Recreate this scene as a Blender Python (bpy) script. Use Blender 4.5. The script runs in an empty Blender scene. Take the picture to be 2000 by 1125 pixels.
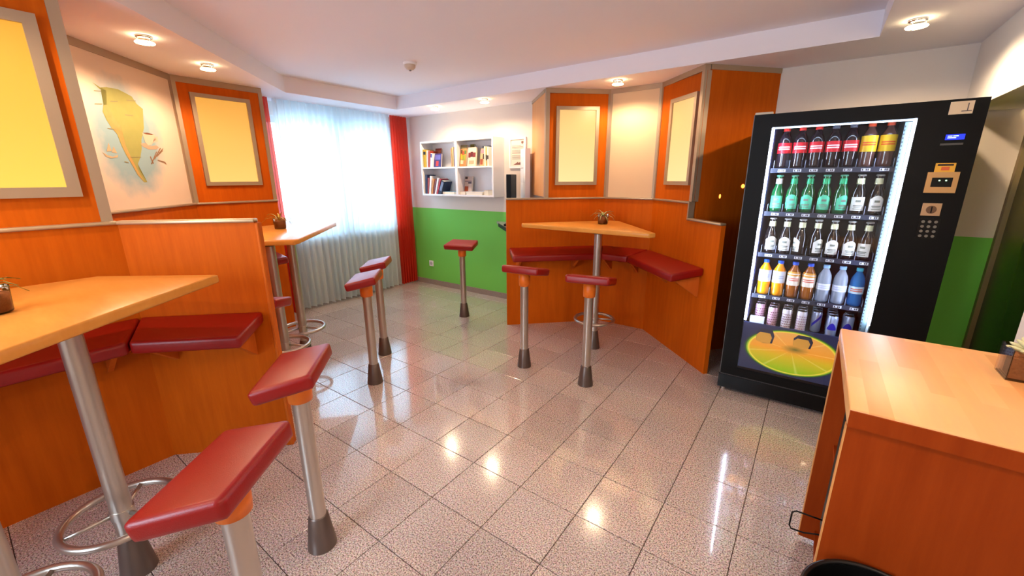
import bpy, bmesh, math, random
from mathutils import Vector, Matrix
random.seed(7)
S = bpy.context.scene
COL = S.collection
PI = math.pi

# ---------------------------------------------------------------- camera, world, exposure, large lights
cam = bpy.data.cameras.new('camera'); cam_o = bpy.data.objects.new('camera', cam); COL.objects.link(cam_o)
_p, _r, _y = .260696, -.005478, -.629833
_cp, _sp, _cy, _sy, _cr, _sr = math.cos(_p), math.sin(_p), math.cos(_y), math.sin(_y), math.cos(_r), math.sin(_r)
_f = Vector((_sy*_cp, _cy*_cp, -_sp)); _ri = Vector((_cy, -_sy, 0)); _u = _ri.cross(_f)
_R, _U = _cr*_ri + _sr*_u, -_sr*_ri + _cr*_u
CAM = Vector((1.27086, -1.39336, 1.45537))
cam_o.matrix_world = Matrix(((_R.x, _U.x, -_f.x, CAM.x), (_R.y, _U.y, -_f.y, CAM.y), (_R.z, _U.z, -_f.z, CAM.z), (0, 0, 0, 1)))
cam.sensor_width = 36; cam.lens = 806.61/2000*36; cam.clip_start = .03
S.camera = cam_o

EXPOSURE = 1.42
DOWN_W = 9.3          # each ceiling downlight
SKY_W = 132.0          # overcast sky outside the window
FRONT_FILL_W = 46.0         # cool fill through an added, unseen window behind the camera
VEND_E = 24.0          # tubes in the vending machine
PANE_E = 0.46           # backlit panes
vs = S.view_settings
S.display_settings.display_device = 'sRGB'
vs.view_transform = 'Standard'; vs.look = 'None'; vs.gamma = 1; vs.use_curve_mapping = False; vs.exposure = EXPOSURE

def lin(c):
    return tuple(((v/255)/12.92 if v/255 <= .04045 else ((v/255+.055)/1.055)**2.4) for v in c) + (1.0,)

W = bpy.data.worlds.new('world'); S.world = W; W.use_nodes = True
W.node_tree.nodes['Background'].inputs[0].default_value = (.62, .80, 1, 1)
W.node_tree.nodes['Background'].inputs[1].default_value = 1.6

def area(name, loc, rot, sx, sy, watts, col):
    l = bpy.data.lights.new(name, 'AREA'); l.shape = 'RECTANGLE'; l.size = sx; l.size_y = sy; l.energy = watts; l.color = col
    o = bpy.data.objects.new(name, l); o.location = loc; o.rotation_euler = rot; COL.objects.link(o); return o
# bright overcast sky in front of the window (outdoors)
area('sky_light', (-4.3, 1.55, 1.7), (0, -PI/2, 0), 2.6, 3.2, SKY_W, (.46, .74, 1))

# fill light outside the added window behind the camera, brightens the room
area('front_fill_light', (-.2, -3.75, 1.6), (PI/2, 0, 0), 1.9, 1.7, FRONT_FILL_W, (.64, .82, 1))

# ---------------------------------------------------------------- materials
MATS = {}
def nt(name):
    m = bpy.data.materials.new(name); m.use_nodes = True
    return m, m.node_tree.nodes, m.node_tree.links, m.node_tree.nodes['Principled BSDF']
def mat(name, rgb, rough=.5, metal=0., spec=.5, emit=None, estr=0., trans=0., ior=1.45, coat=0., alpha=1., noise=None, bump=None):
    if name in MATS: return MATS[name]
    m, N, L, b = nt(name)
    b.inputs['Base Color'].default_value = lin(rgb); b.inputs['Roughness'].default_value = rough
    b.inputs['Metallic'].default_value = metal; b.inputs['Specular IOR Level'].default_value = spec
    b.inputs['IOR'].default_value = ior; b.inputs['Transmission Weight'].default_value = trans
    b.inputs['Coat Weight'].default_value = coat; b.inputs['Alpha'].default_value = alpha
    if emit: b.inputs['Emission Color'].default_value = lin(emit); b.inputs['Emission Strength'].default_value = estr
    if noise:                                  # (scale, second colour)
        g = N.new('ShaderNodeNewGeometry'); n = N.new('ShaderNodeTexNoise'); n.inputs['Scale'].default_value = noise[0]; n.inputs['Detail'].default_value = 4
        L.new(g.outputs['Position'], n.inputs['Vector'])
        mx = N.new('ShaderNodeMix'); mx.data_type = 'RGBA'
        mx.inputs['A'].default_value = lin(rgb); mx.inputs['B'].default_value = lin(noise[1])
        L.new(n.outputs['Fac'], mx.inputs['Factor']); L.new(mx.outputs['Result'], b.inputs['Base Color'])
    if bump:                                   # (scale, strength)
        g = N.new('ShaderNodeNewGeometry'); n = N.new('ShaderNodeTexNoise'); n.inputs['Scale'].default_value = bump[0]; n.inputs['Detail'].default_value = 3
        L.new(g.outputs['Position'], n.inputs['Vector'])
        bp = N.new('ShaderNodeBump'); bp.inputs['Strength'].default_value = bump[1]; bp.inputs['Distance'].default_value = .003
        L.new(n.outputs['Fac'], bp.inputs['Height']); L.new(bp.outputs['Normal'], b.inputs['Normal'])
    MATS[name] = m; return m

def wood(name, a, b_, rough=.5, stretch=(14, 14, 1.2), coat=0.0):
    m, N, L, b = nt(name)
    g = N.new('ShaderNodeNewGeometry'); mp = N.new('ShaderNodeMapping'); mp.inputs['Scale'].default_value = stretch
    L.new(g.outputs['Position'], mp.inputs['Vector'])
    n = N.new('ShaderNodeTexNoise'); n.inputs['Scale'].default_value = 2.2; n.inputs['Detail'].default_value = 8; n.inputs['Roughness'].default_value = .65
    L.new(mp.outputs['Vector'], n.inputs['Vector'])
    n2 = N.new('ShaderNodeTexNoise'); n2.inputs['Scale'].default_value = 1.3; L.new(g.outputs['Position'], n2.inputs['Vector'])
    ad = N.new('ShaderNodeMath'); ad.operation = 'MULTIPLY_ADD'; ad.inputs[1].default_value = .55; ad.inputs[2].default_value = 0
    L.new(n2.outputs['Fac'], ad.inputs[0])
    ad2 = N.new('ShaderNodeMath'); ad2.operation = 'MULTIPLY_ADD'; ad2.inputs[1].default_value = .5; L.new(n.outputs['Fac'], ad2.inputs[0]); L.new(ad.outputs[0], ad2.inputs[2])
    r = N.new('ShaderNodeValToRGB'); r.color_ramp.elements[0].position = .3; r.color_ramp.elements[1].position = .72
    r.color_ramp.elements[0].color = lin(a); r.color_ramp.elements[1].color = lin(b_)
    L.new(ad2.outputs[0], r.inputs[0]); L.new(r.outputs[0], b.inputs['Base Color'])
    b.inputs['Roughness'].default_value = rough; b.inputs['Coat Weight'].default_value = coat; b.inputs['Coat Roughness'].default_value = .25
    b.inputs['Specular IOR Level'].default_value = .07
    MATS[name] = m; return m

WOOD = wood('cherry_laminate', (178, 76, 6), (212, 102, 16))
WOODT = wood('beech_table', (216, 138, 56), (234, 166, 82), .28, (2, 9, 3), .3)
BRKT = wood('bracket_wood', (196, 92, 28), (216, 112, 40))
def butcher():
    m, N, L, b = nt('butcher_block')
    g = N.new('ShaderNodeNewGeometry'); br = N.new('ShaderNodeTexBrick')
    mp = N.new('ShaderNodeMapping'); mp.inputs['Rotation'].default_value = (0, 0, PI/2); L.new(g.outputs['Position'], mp.inputs['Vector'])
    L.new(mp.outputs['Vector'], br.inputs['Vector'])
    br.inputs['Scale'].default_value = 1; br.inputs['Brick Width'].default_value = .42; br.inputs['Row Height'].default_value = .045; br.inputs['Mortar Size'].default_value = .0
    br.inputs['Color1'].default_value = lin((222, 152, 78)); br.inputs['Color2'].default_value = lin((238, 178, 108)); br.offset = .37
    n = N.new('ShaderNodeTexNoise'); n.inputs['Scale'].default_value = 8; n.inputs['Detail'].default_value = 6
    mp2 = N.new('ShaderNodeMapping'); mp2.inputs['Scale'].default_value = (6, 1, 1); L.new(g.outputs['Position'], mp2.inputs['Vector']); L.new(mp2.outputs['Vector'], n.inputs['Vector'])
    mx = N.new('ShaderNodeMix'); mx.data_type = 'RGBA'; mx.blend_type = 'MULTIPLY'; mx.inputs['Factor'].default_value = .2
    L.new(br.outputs['Color'], mx.inputs['A']); L.new(n.outputs['Color'], mx.inputs['B'])
    hs = N.new('ShaderNodeHueSaturation'); hs.inputs['Value'].default_value = 1.15; hs.inputs['Saturation'].default_value = .95
    L.new(mx.outputs['Result'], hs.inputs['Color']); L.new(hs.outputs['Color'], b.inputs['Base Color'])
    b.inputs['Roughness'].default_value = .4
    return m
BUTCHER = butcher()

def granite():
    m, N, L, b = nt('polished_granite')
    g = N.new('ShaderNodeNewGeometry')
    n = N.new('ShaderNodeTexNoise'); n.inputs['Scale'].default_value = 170; n.inputs['Detail'].default_value = 3; n.inputs['Roughness'].default_value = .7
    L.new(g.outputs['Position'], n.inputs['Vector'])
    v = N.new('ShaderNodeTexVoronoi'); v.inputs['Scale'].default_value = 230; L.new(g.outputs['Position'], v.inputs['Vector'])
    r = N.new('ShaderNodeValToRGB'); e = r.color_ramp.elements
    e[0].position = .36; e[0].color = lin((88, 74, 72)); e[1].position = .64; e[1].color = lin((250, 238, 232))
    k = r.color_ramp.elements.new(.46); k.color = lin((186, 164, 156)); k = r.color_ramp.elements.new(.53); k.color = lin((228, 212, 204))
    L.new(n.outputs['Fac'], r.inputs[0])
    mx = N.new('ShaderNodeMix'); mx.data_type = 'RGBA'; mx.blend_type = 'MULTIPLY'; mx.inputs['Factor'].default_value = .22
    L.new(r.outputs[0], mx.inputs['A']); L.new(v.outputs['Color'], mx.inputs['B'])
    oi = N.new('ShaderNodeObjectInfo'); mr = N.new('ShaderNodeMapRange'); mr.inputs['To Min'].default_value = .9; mr.inputs['To Max'].default_value = 1.06
    L.new(oi.outputs['Random'], mr.inputs['Value'])
    hs = N.new('ShaderNodeHueSaturation'); L.new(mr.outputs['Result'], hs.inputs['Value']); L.new(mx.outputs['Result'], hs.inputs['Color'])
    L.new(hs.outputs['Color'], b.inputs['Base Color'])
    b.inputs['Specular IOR Level'].default_value = .5; b.inputs['Coat Weight'].default_value = .9; b.inputs['Coat Roughness'].default_value = .035
    n3 = N.new('ShaderNodeTexNoise'); n3.inputs['Scale'].default_value = 5; L.new(g.outputs['Position'], n3.inputs['Vector'])
    m3 = N.new('ShaderNodeMapRange'); m3.inputs['To Min'].default_value = .08; m3.inputs['To Max'].default_value = .2
    L.new(n3.outputs['Fac'], m3.inputs['Value']); L.new(m3.outputs['Result'], b.inputs['Roughness'])
    MATS['granite'] = m; return m
GRANITE = granite()
GROUT = mat('grout', (70, 52, 44), .9)
BASEG = mat('baseboard_granite', (176, 160, 150), .4, noise=(120, (120, 104, 98)))

def paint(name, top, bot, z):
    m, N, L, b = nt(name)
    g = N.new('ShaderNodeNewGeometry'); sx = N.new('ShaderNodeSeparateXYZ'); L.new(g.outputs['Position'], sx.inputs[0])
    gt = N.new('ShaderNodeMath'); gt.operation = 'GREATER_THAN'; gt.inputs[1].default_value = z; L.new(sx.outputs['Z'], gt.inputs[0])
    mx = N.new('ShaderNodeMix'); mx.data_type = 'RGBA'; mx.inputs['A'].default_value = lin(bot); mx.inputs['B'].default_value = lin(top)
    L.new(gt.outputs[0], mx.inputs['Factor']); L.new(mx.outputs['Result'], b.inputs['Base Color'])
    n = N.new('ShaderNodeTexNoise'); n.inputs['Scale'].default_value = 140; L.new(g.outputs['Position'], n.inputs['Vector'])
    bp = N.new('ShaderNodeBump'); bp.inputs['Strength'].default_value = .12; bp.inputs['Distance'].default_value = .002
    L.new(n.outputs['Fac'], bp.inputs['Height']); L.new(bp.outputs['Normal'], b.inputs['Normal'])
    b.inputs['Roughness'].default_value = .75
    return m
PAINT2 = paint('white_over_green_paint', (224, 214, 204), (118, 206, 84), 1.065)
WHITE = mat('white_paint', (238, 234, 228), .8, bump=(120, .1))
CEILM = mat('ceiling_paint', (242, 238, 244), .85, bump=(110, .08))
ALU = mat('brushed_aluminium', (176, 154, 128), .4, .5)
ALUB = mat('satin_steel', (196, 186, 176), .3, .85)
CHROME = mat('chrome', (225, 225, 225), .12, 1)
CONE = mat('grey_foot', (112, 98, 92), .35, .6)
COLLAR = mat('orange_collar', (226, 112, 24), .4)
def leather():
    m, N, L, b = nt('red_leatherette')
    g = N.new('ShaderNodeNewGeometry'); v = N.new('ShaderNodeTexVoronoi'); v.inputs['Scale'].default_value = 420; L.new(g.outputs['Position'], v.inputs['Vector'])
    bp = N.new('ShaderNodeBump'); bp.inputs['Strength'].default_value = .12; bp.inputs['Distance'].default_value = .002
    L.new(v.outputs['Distance'], bp.inputs['Height']); L.new(bp.outputs['Normal'], b.inputs['Normal'])
    b.inputs['Base Color'].default_value = lin((142, 12, 9)); b.inputs['Roughness'].default_value = .36
    return m
LEATHER = leather()
BLACK = mat('black_plastic', (9, 8, 8), .5, spec=.22)
BLACKG = mat('black_gloss', (8, 8, 9), .3, spec=.3)
DARK = mat('dark_recess', (28, 26, 26), .8)
WLAM = mat('white_laminate', (240, 240, 242), .4)
CREAM = mat('cream_panel', (226, 196, 156), .6)

def glassy(name, tint=(255, 255, 255), ior=1.45, rough=0., frac=1.0):
    m = bpy.data.materials.new(name); m.use_nodes = True; N = m.node_tree.nodes; L = m.node_tree.links
    N.remove(N['Principled BSDF']); out = N['Material Output']
    t = N.new('ShaderNodeBsdfTransparent'); t.inputs[0].default_value = lin(tint)
    g = N.new('ShaderNodeBsdfGlossy'); g.inputs['Roughness'].default_value = rough
    f = N.new('ShaderNodeFresnel'); f.inputs['IOR'].default_value = ior
    mu = N.new('ShaderNodeMath'); mu.operation = 'MULTIPLY'; mu.inputs[1].default_value = frac; L.new(f.outputs[0], mu.inputs[0])
    mx = N.new('ShaderNodeMixShader'); L.new(mu.outputs[0], mx.inputs[0]); L.new(t.outputs[0], mx.inputs[1]); L.new(g.outputs[0], mx.inputs[2])
    L.new(mx.outputs[0], out.inputs[0]); MATS[name] = m; return m
GLASS = glassy('pane_glass')
TUMBLER = glassy('tumbler_glass', (246, 240, 232), 1.5)
RIBGLASS = glassy('tinted_door_glass', (226, 230, 170), 1.35, .3)

def sheer(name, rgb, transp):
    m = bpy.data.materials.new(name); m.use_nodes = True; N = m.node_tree.nodes; L = m.node_tree.links
    N.remove(N['Principled BSDF']); out = N['Material Output']
    t = N.new('ShaderNodeBsdfTransparent'); tl = N.new('ShaderNodeBsdfTranslucent'); d = N.new('ShaderNodeBsdfDiffuse')
    tl.inputs[0].default_value = lin(rgb); d.inputs[0].default_value = lin(rgb)
    m1 = N.new('ShaderNodeMixShader'); m1.inputs[0].default_value = .5; L.new(tl.outputs[0], m1.inputs[1]); L.new(d.outputs[0], m1.inputs[2])
    m2 = N.new('ShaderNodeMixShader'); m2.inputs[0].default_value = transp; L.new(m1.outputs[0], m2.inputs[1]); L.new(t.outputs[0], m2.inputs[2])
    L.new(m2.outputs[0], out.inputs[0]); return m
SHEER = sheer('sheer_voile', (226, 236, 240), .06)
REDCLOTH = sheer('red_curtain_cloth', (234, 78, 56), .04)

def emitm(name, rgb, s):
    m = bpy.data.materials.new(name); m.use_nodes = True; N = m.node_tree.nodes; L = m.node_tree.links
    N.remove(N['Principled BSDF']); e = N.new('ShaderNodeEmission'); e.inputs[0].default_value = lin(rgb); e.inputs[1].default_value = s
    L.new(e.outputs[0], N['Material Output'].inputs[0]); return m
def pane_mat(name, rgb, s, z0, z1, lo, hi, low_rgb=(255, 214, 110)):            # light box: glow varies with height because the tube sits low inside
    m = bpy.data.materials.new(name); m.use_nodes = True; N = m.node_tree.nodes; L = m.node_tree.links
    b = N['Principled BSDF']; b.inputs['Base Color'].default_value = lin((120, 80, 30)); b.inputs['Roughness'].default_value = .3
    g = N.new('ShaderNodeNewGeometry'); sx = N.new('ShaderNodeSeparateXYZ'); L.new(g.outputs['Position'], sx.inputs[0])
    mr = N.new('ShaderNodeMapRange'); mr.inputs['From Min'].default_value = z0; mr.inputs['From Max'].default_value = z1
    mr.inputs['To Min'].default_value = s*lo; mr.inputs['To Max'].default_value = s*hi; L.new(sx.outputs['Z'], mr.inputs['Value'])
    mt = N.new('ShaderNodeMapRange'); mt.inputs['From Min'].default_value = z0; mt.inputs['From Max'].default_value = z1; L.new(sx.outputs['Z'], mt.inputs['Value'])
    mx = N.new('ShaderNodeMix'); mx.data_type = 'RGBA'; mx.inputs['A'].default_value = lin(low_rgb); mx.inputs['B'].default_value = lin(rgb); L.new(mt.outputs['Result'], mx.inputs['Factor']); L.new(mx.outputs['Result'], b.inputs['Emission Color'])
    L.new(mr.outputs['Result'], b.inputs['Emission Strength'])
    return m
PANE_L = pane_mat('glowing_pane_yellow', (255, 180, 52), PANE_E, 1.4, 2.1, .9, .66, (255, 206, 84))
PANE_M = pane_mat('glowing_pane_amber', (255, 182, 76), PANE_E, 1.4, 2.1, .84, .66, (255, 206, 116))
PANE_R = pane_mat('glowing_pane_cream', (255, 202, 126), PANE_E, 1.4, 2.1, .86, .70, (255, 222, 156))
LAMP = emitm('lamp_glass_glow', (255, 226, 170), 5)
TUBE = emitm('vending_tube', (214, 226, 255), VEND_E)

# ---------------------------------------------------------------- mesh helpers
class MB:
    def __init__(s): s.b = bmesh.new(); s.mi = 0
    def _mk(s, vs, faces, M=None, smooth=False):
        V = [s.b.verts.new((M @ Vector(v)) if M else v) for v in vs]
        out = []
        for f in faces:
            try:
                F = s.b.faces.new([V[i] for i in f]); F.material_index = s.mi; F.smooth = smooth; out.append(F)
            except ValueError: pass
        return out
    def box(s, x0, x1, y0, y1, z0, z1, M=None, bev=0, seg=1):
        t = bmesh.new(); bmesh.ops.create_cube(t, size=1)
        for v in t.verts: v.co = Vector(((x0+x1)/2 + v.co.x*(x1-x0), (y0+y1)/2 + v.co.y*(y1-y0), (z0+z1)/2 + v.co.z*(z1-z0)))
        if bev: bmesh.ops.bevel(t, geom=t.edges[:], offset=bev, segments=seg, profile=.5, affect='EDGES')
        s._join(t, M, seg > 1)
    def _join(s, t, M, smooth=False):
        t.verts.ensure_lookup_table(); t.verts.index_update()
        s._mk([v.co.copy() for v in t.verts], [[v.index for v in f.verts] for f in t.faces], M, smooth); t.free()
    def prism(s, poly, z0, z1, M=None, bev=0, seg=1):
        t = bmesh.new(); n = len(poly)
        a = sum(poly[i][0]*poly[(i+1) % n][1]-poly[(i+1) % n][0]*poly[i][1] for i in range(n))
        if a < 0: poly = poly[::-1]
        lo = [t.verts.new((p[0], p[1], z0)) for p in poly]; hi = [t.verts.new((p[0], p[1], z1)) for p in poly]
        t.faces.new(lo[::-1]); t.faces.new(hi)
        for i in range(n): t.faces.new((lo[i], lo[(i+1) % n], hi[(i+1) % n], hi[i]))
        if bev: bmesh.ops.bevel(t, geom=t.edges[:], offset=bev, segments=seg, profile=.5, affect='EDGES')
        s._join(t, M, seg > 1)
    def lathe(s, prof, c=(0, 0, 0), n=20, M=None, smooth=True, cap=True):
        vs = []; fs = []
        for (r, z) in prof:
            for i in range(n): a = 2*PI*i/n; vs.append((c[0]+r*math.cos(a), c[1]+r*math.sin(a), c[2]+z))
        for k in range(len(prof)-1):
            for i in range(n): fs.append((k*n+i, k*n+(i+1) % n, (k+1)*n+(i+1) % n, (k+1)*n+i))
        F = s._mk(vs, fs, M, smooth)
        if cap:
            for k, rev in ((0, True), (len(prof)-1, False)):
                if prof[k][0] > 1e-5:
                    ring = [vs[k*n+i] for i in range(n)]
                    s._mk(ring[::-1] if rev else ring, [tuple(range(n))], M)
    def cyl(s, c, r, z0, z1, n=20, M=None): s.lathe([(r, z0), (r, z1)], (c[0], c[1], 0), n, M)
    def tube(s, pts, r, n=8, closed=False):
        pts = [Vector(p) for p in pts]; m = len(pts); vs = []; fs = []; up = None
        for i, p in enumerate(pts):
            t = (pts[(i+1) % m]-pts[i-1]) if closed or 0 < i < m-1 else ((pts[1]-pts[0]) if i == 0 else (pts[-1]-pts[-2]))
            t.normalize()
            if up is None: up = t.orthogonal().normalized()
            up = (up - t*up.dot(t)).normalized(); w = t.cross(up)
            for k in range(n): a = 2*PI*k/n; vs.append(p + r*(math.cos(a)*up+math.sin(a)*w))
        rng = m if closed else m-1
        for i in range(rng):
            j = (i+1) % m
            for k in range(n): fs.append((i*n+k, i*n+(k+1) % n, j*n+(k+1) % n, j*n+k))
        if not closed: fs += [tuple(range(n))[::-1], tuple((m-1)*n+k for k in range(n))]
        s._mk(vs, fs, None, True)
    def torus(s, c, R, r, n=40): s.tube([(c[0]+R*math.cos(2*PI*i/n), c[1]+R*math.sin(2*PI*i/n), c[2]) for i in range(n)], r, 8, True)
    def face(s, pts): s._mk(pts, [tuple(range(len(pts)))])
    def wall(s, p, q, z0, z1, th, out):        # vertical slab on line p-q, thickness towards 'out'
        p, q = Vector(p).to_2d(), Vector(q).to_2d(); d = (q-p).normalized(); n = Vector((-d.y, d.x))
        if n.dot(Vector(out)) < 0: n = -n
        s.prism([tuple(p), tuple(q), tuple(q+n*th), tuple(p+n*th)], z0, z1)
    def build(s, name, mats, parent=None, loc=None):
        me = bpy.data.meshes.new(name); bmesh.ops.recalc_face_normals(s.b, faces=s.b.faces[:]); s.b.to_mesh(me); s.b.free()
        for m in (mats if isinstance(mats, (list, tuple)) else [mats]): me.materials.append(m)
        o = bpy.data.objects.new(name, me); COL.objects.link(o)
        if parent: o.parent = parent
        if loc: o.location = loc
        return o
def one(name, m, parent=None, **k):
    b = MB()
    for key, v in k.items():
        getattr(b, key.split('_')[0])(*v)
    return b.build(name, m, parent)
def tag(o, label=None, cat=None, group=None, kind=None):
    if label: o['label'] = label
    if cat: o['category'] = cat
    if group: o['group'] = group
    if kind: o['kind'] = kind
    return o
def thing(name, label, cat, loc=(0, 0, 0), rz=0, group=None):
    o = bpy.data.objects.new(name, None); o.empty_display_size = .05; COL.objects.link(o); o.location = loc; o.rotation_euler = (0, 0, rz)
    return tag(o, label, cat, group)
def dup(root, loc, rz, label, group=None):
    r = root.copy(); COL.objects.link(r); r.location = loc; r.rotation_euler = (0, 0, rz); r['label'] = label
    if group: r['group'] = group
    for ch in list(root.children):
        c = ch.copy(); COL.objects.link(c); c.parent = r
        for g in list(ch.children):
            d = g.copy(); COL.objects.link(d); d.parent = c
    return r
def struct(o): o['kind'] = 'structure'; return o
RZ = lambda a: Matrix.Rotation(a, 4, 'Z')
def frame_M(p, q, flip=False):                 # local x along p->q, local z up, local y = left normal
    p, q = Vector((p[0], p[1], 0)), Vector((q[0], q[1], 0)); d = (q-p).normalized(); n = Vector((-d.y, d.x, 0))
    if flip: n = -n
    return Matrix(((d.x, n.x, 0, p.x), (d.y, n.y, 0, p.y), (0, 0, 1, 0), (0, 0, 0, 1)))

# ---------------------------------------------------------------- room shell
XW, XR, YB, YF = -3.45, 1.93, 2.557, -3.2
LOW, HIGH = 2.235, 2.375
floor = struct(one('floor', GROUT, box=(XW-.1, 2.75, YF-.1, YB+.1, -.06, -.004)))
# floor tiles: polished granite squares, each its own piece
cells = []
for a in range(-12, 10):
    for b in range(-11, 9):
        cells.append((a, b))
def seen(a, b):
    c = Vector((.3*a+.15, .3*b+.15, 0)) - CAM
    d = c.dot(_f)
    if d < .15: return None
    u, v = 1000+806.61*c.dot(_R)/d, 562.5-806.61*c.dot(_U)/d
    return d if -120 < u < 2120 and v < 1300 else None
vis = sorted((seen(a, b), a, b) for a, b in cells if seen(a, b) and .3*a > -3.45-.29 and .3*a < 2.4 and .3*b < YB)
def tile_mb(cx=0, cy=0, mb=None):
    mb = mb or MB(); h = .1485; c = .0015
    v = [(cx+sx*h, cy+sy*h, -.01) for sx, sy in ((-1, -1), (1, -1), (1, 1), (-1, 1))] + [(cx+sx*h, cy+sy*h, -c) for sx, sy in ((-1, -1), (1, -1), (1, 1), (-1, 1))] + \
        [(cx+sx*(h-c), cy+sy*(h-c), 0) for sx, sy in ((-1, -1), (1, -1), (1, 1), (-1, 1))]
    mb._mk(v, [(0, 1, 5, 4), (1, 2, 6, 5), (2, 3, 7, 6), (3, 0, 4, 7), (4, 5, 9, 8), (5, 6, 10, 9), (6, 7, 11, 10), (7, 4, 8, 11), (8, 9, 10, 11)])
    return mb
t0 = tile_mb().build('tile', GRANITE, floor)
first = set()
for i, (d, a, b) in enumerate(vis[:299]):
    o = t0 if i == 0 else t0.copy()
    if i: COL.objects.link(o); o.parent = floor
    o.location = (.3*a+.15, .3*b+.15, 0); first.add((a, b))
mb = MB()
for a, b in cells:
    if (a, b) not in first: tile_mb(.3*a+.15, .3*b+.15, mb)
tag(mb.build('tile', GRANITE, floor), kind='stuff')

struct(one('wall_back', PAINT2, box=(XW-.1, 2.75, YB, YB+.1, -.06, 2.45)))
w = MB(); WY0, WY1, WZ0, WZ1 = .72, 2.36, .82, 2.1
w.box(XW-.14, XW, YF, WY0, -.06, 2.45); w.box(XW-.14, XW, WY1, YB, -.06, 2.45); w.box(XW-.14, XW, WY0, WY1, -.06, WZ0); w.box(XW-.14, XW, WY0, WY1, WZ1, 2.45)
struct(w.build('wall_window', WHITE))
w = MB(); w.box(XW-.1, -.95, YF-.1, YF, -.06, 2.45); w.box(.55, 2.75, YF-.1, YF, -.06, 2.45); w.box(-.95, .55, YF-.1, YF, -.06, .85); w.box(-.95, .55, YF-.1, YF, 2.15, 2.45)
struct(w.build('wall_front', WHITE))
win2 = struct(MB().build('added_window', WLAM))  # unseen window, added to let the front fill light in
w = MB()
for x0, x1, z0, z1 in ((-.95, .55, .85, .91), (-.95, .55, 2.09, 2.15), (-.95, -.89, .91, 2.09), (.49, .55, .91, 2.09), (-.24, -.16, .91, 2.09)): w.box(x0, x1, YF-.08, YF-.02, z0, z1)
w.build('window_frame', WLAM, win2); one('pane', GLASS, win2, box=(-.89, -.24, YF-.055, YF-.049, .91, 2.09)); one('pane', GLASS, win2, box=(-.16, .49, YF-.055, YF-.049, .91, 2.09))
w = MB(); w.box(XR, XR+.27, YF, .84, -.06, 2.45); w.box(XR, XR+.27, .84, YB, 1.84, 2.45)
struct(w.build('wall_right', WHITE))
struct(one('wall_corridor', PAINT2, box=(2.65, 2.75, YF, YB, -.06, 2.45)))
struct(one('ceiling', CEILM, box=(XW-.1, 2.75, YF-.1, YB+.1, HIGH, 2.46)))
w = MB()
w.prism([(XW, 2.035), (2.2, 2.035), (2.2, YB), (XW, YB)], LOW, HIGH)
w.prism([(1.418, YF), (2.2, YF), (2.2, 2.035), (1.418, 2.035)], LOW, HIGH)
w.prism([(XW, .75), (-2.89, .75), (-2.89, 2.035), (XW, 2.035)], LOW, HIGH)
w.prism([(XW, YF), (1.06, YF), (-2.89, .75), (XW, .75)], LOW, HIGH)
struct(w.build('trim_1', CEILM))
tag(bpy.data.objects['trim_1'], 'lowered white ceiling border around the raised middle of the ceiling')
struct(one('baseboard_back', BASEG, box=(XW+.1, -1.16, YB-.014, YB, 0, .068)))
struct(one('trim_2', WLAM, box=(XW, XW+.11, WY0-.03, WY1+.03, WZ0-.035, WZ0-.0)))   # window sill
# window
win = struct(MB().build('window_1', WLAM))
f = MB()
for y0, y1, z0, z1 in ((WY0, WY1, WZ0, WZ0+.07), (WY0, WY1, WZ1-.07, WZ1), (WY0, WY0+.07, WZ0+.07, WZ1-.07), (WY1-.07, WY1, WZ0+.07, WZ1-.07), (1.5, 1.64, WZ0+.07, WZ1-.07)):
    f.box(XW-.1, XW-.04, y0, y1, z0, z1)
f.build('window_frame', WLAM, win)
for y0, y1 in ((WY0+.07, 1.5), (1.64, WY1-.07)):
    one('pane', GLASS, win, box=(XW-.075, XW-.069, y0, y1, WZ0+.07, WZ1-.07))
for y in (1.46, ):
    one('window_handle', ALUB, win, box=(XW-.04, XW-.02, 1.52, 1.54, 1.35, 1.47))
# door in the niche on the right
door = struct(MB().build('door_1', ALU))
f = MB(); f.box(2.2, 2.26, 2.455, 2.5, 0, 1.84); f.box(2.2, 2.26, .84, .95, 0, 1.84); f.box(2.2, 2.26, .95, 2.455, 1.79, 1.84); f.box(2.2, 2.26, .95, 2.455, 0, .1)
f.build('door_frame', mat('door_frame_bronze', (150, 128, 84), .4, .3), door)
one('door_pane', RIBGLASS, door, box=(2.225, 2.235, .95, 2.455, .1, 1.79))

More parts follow.
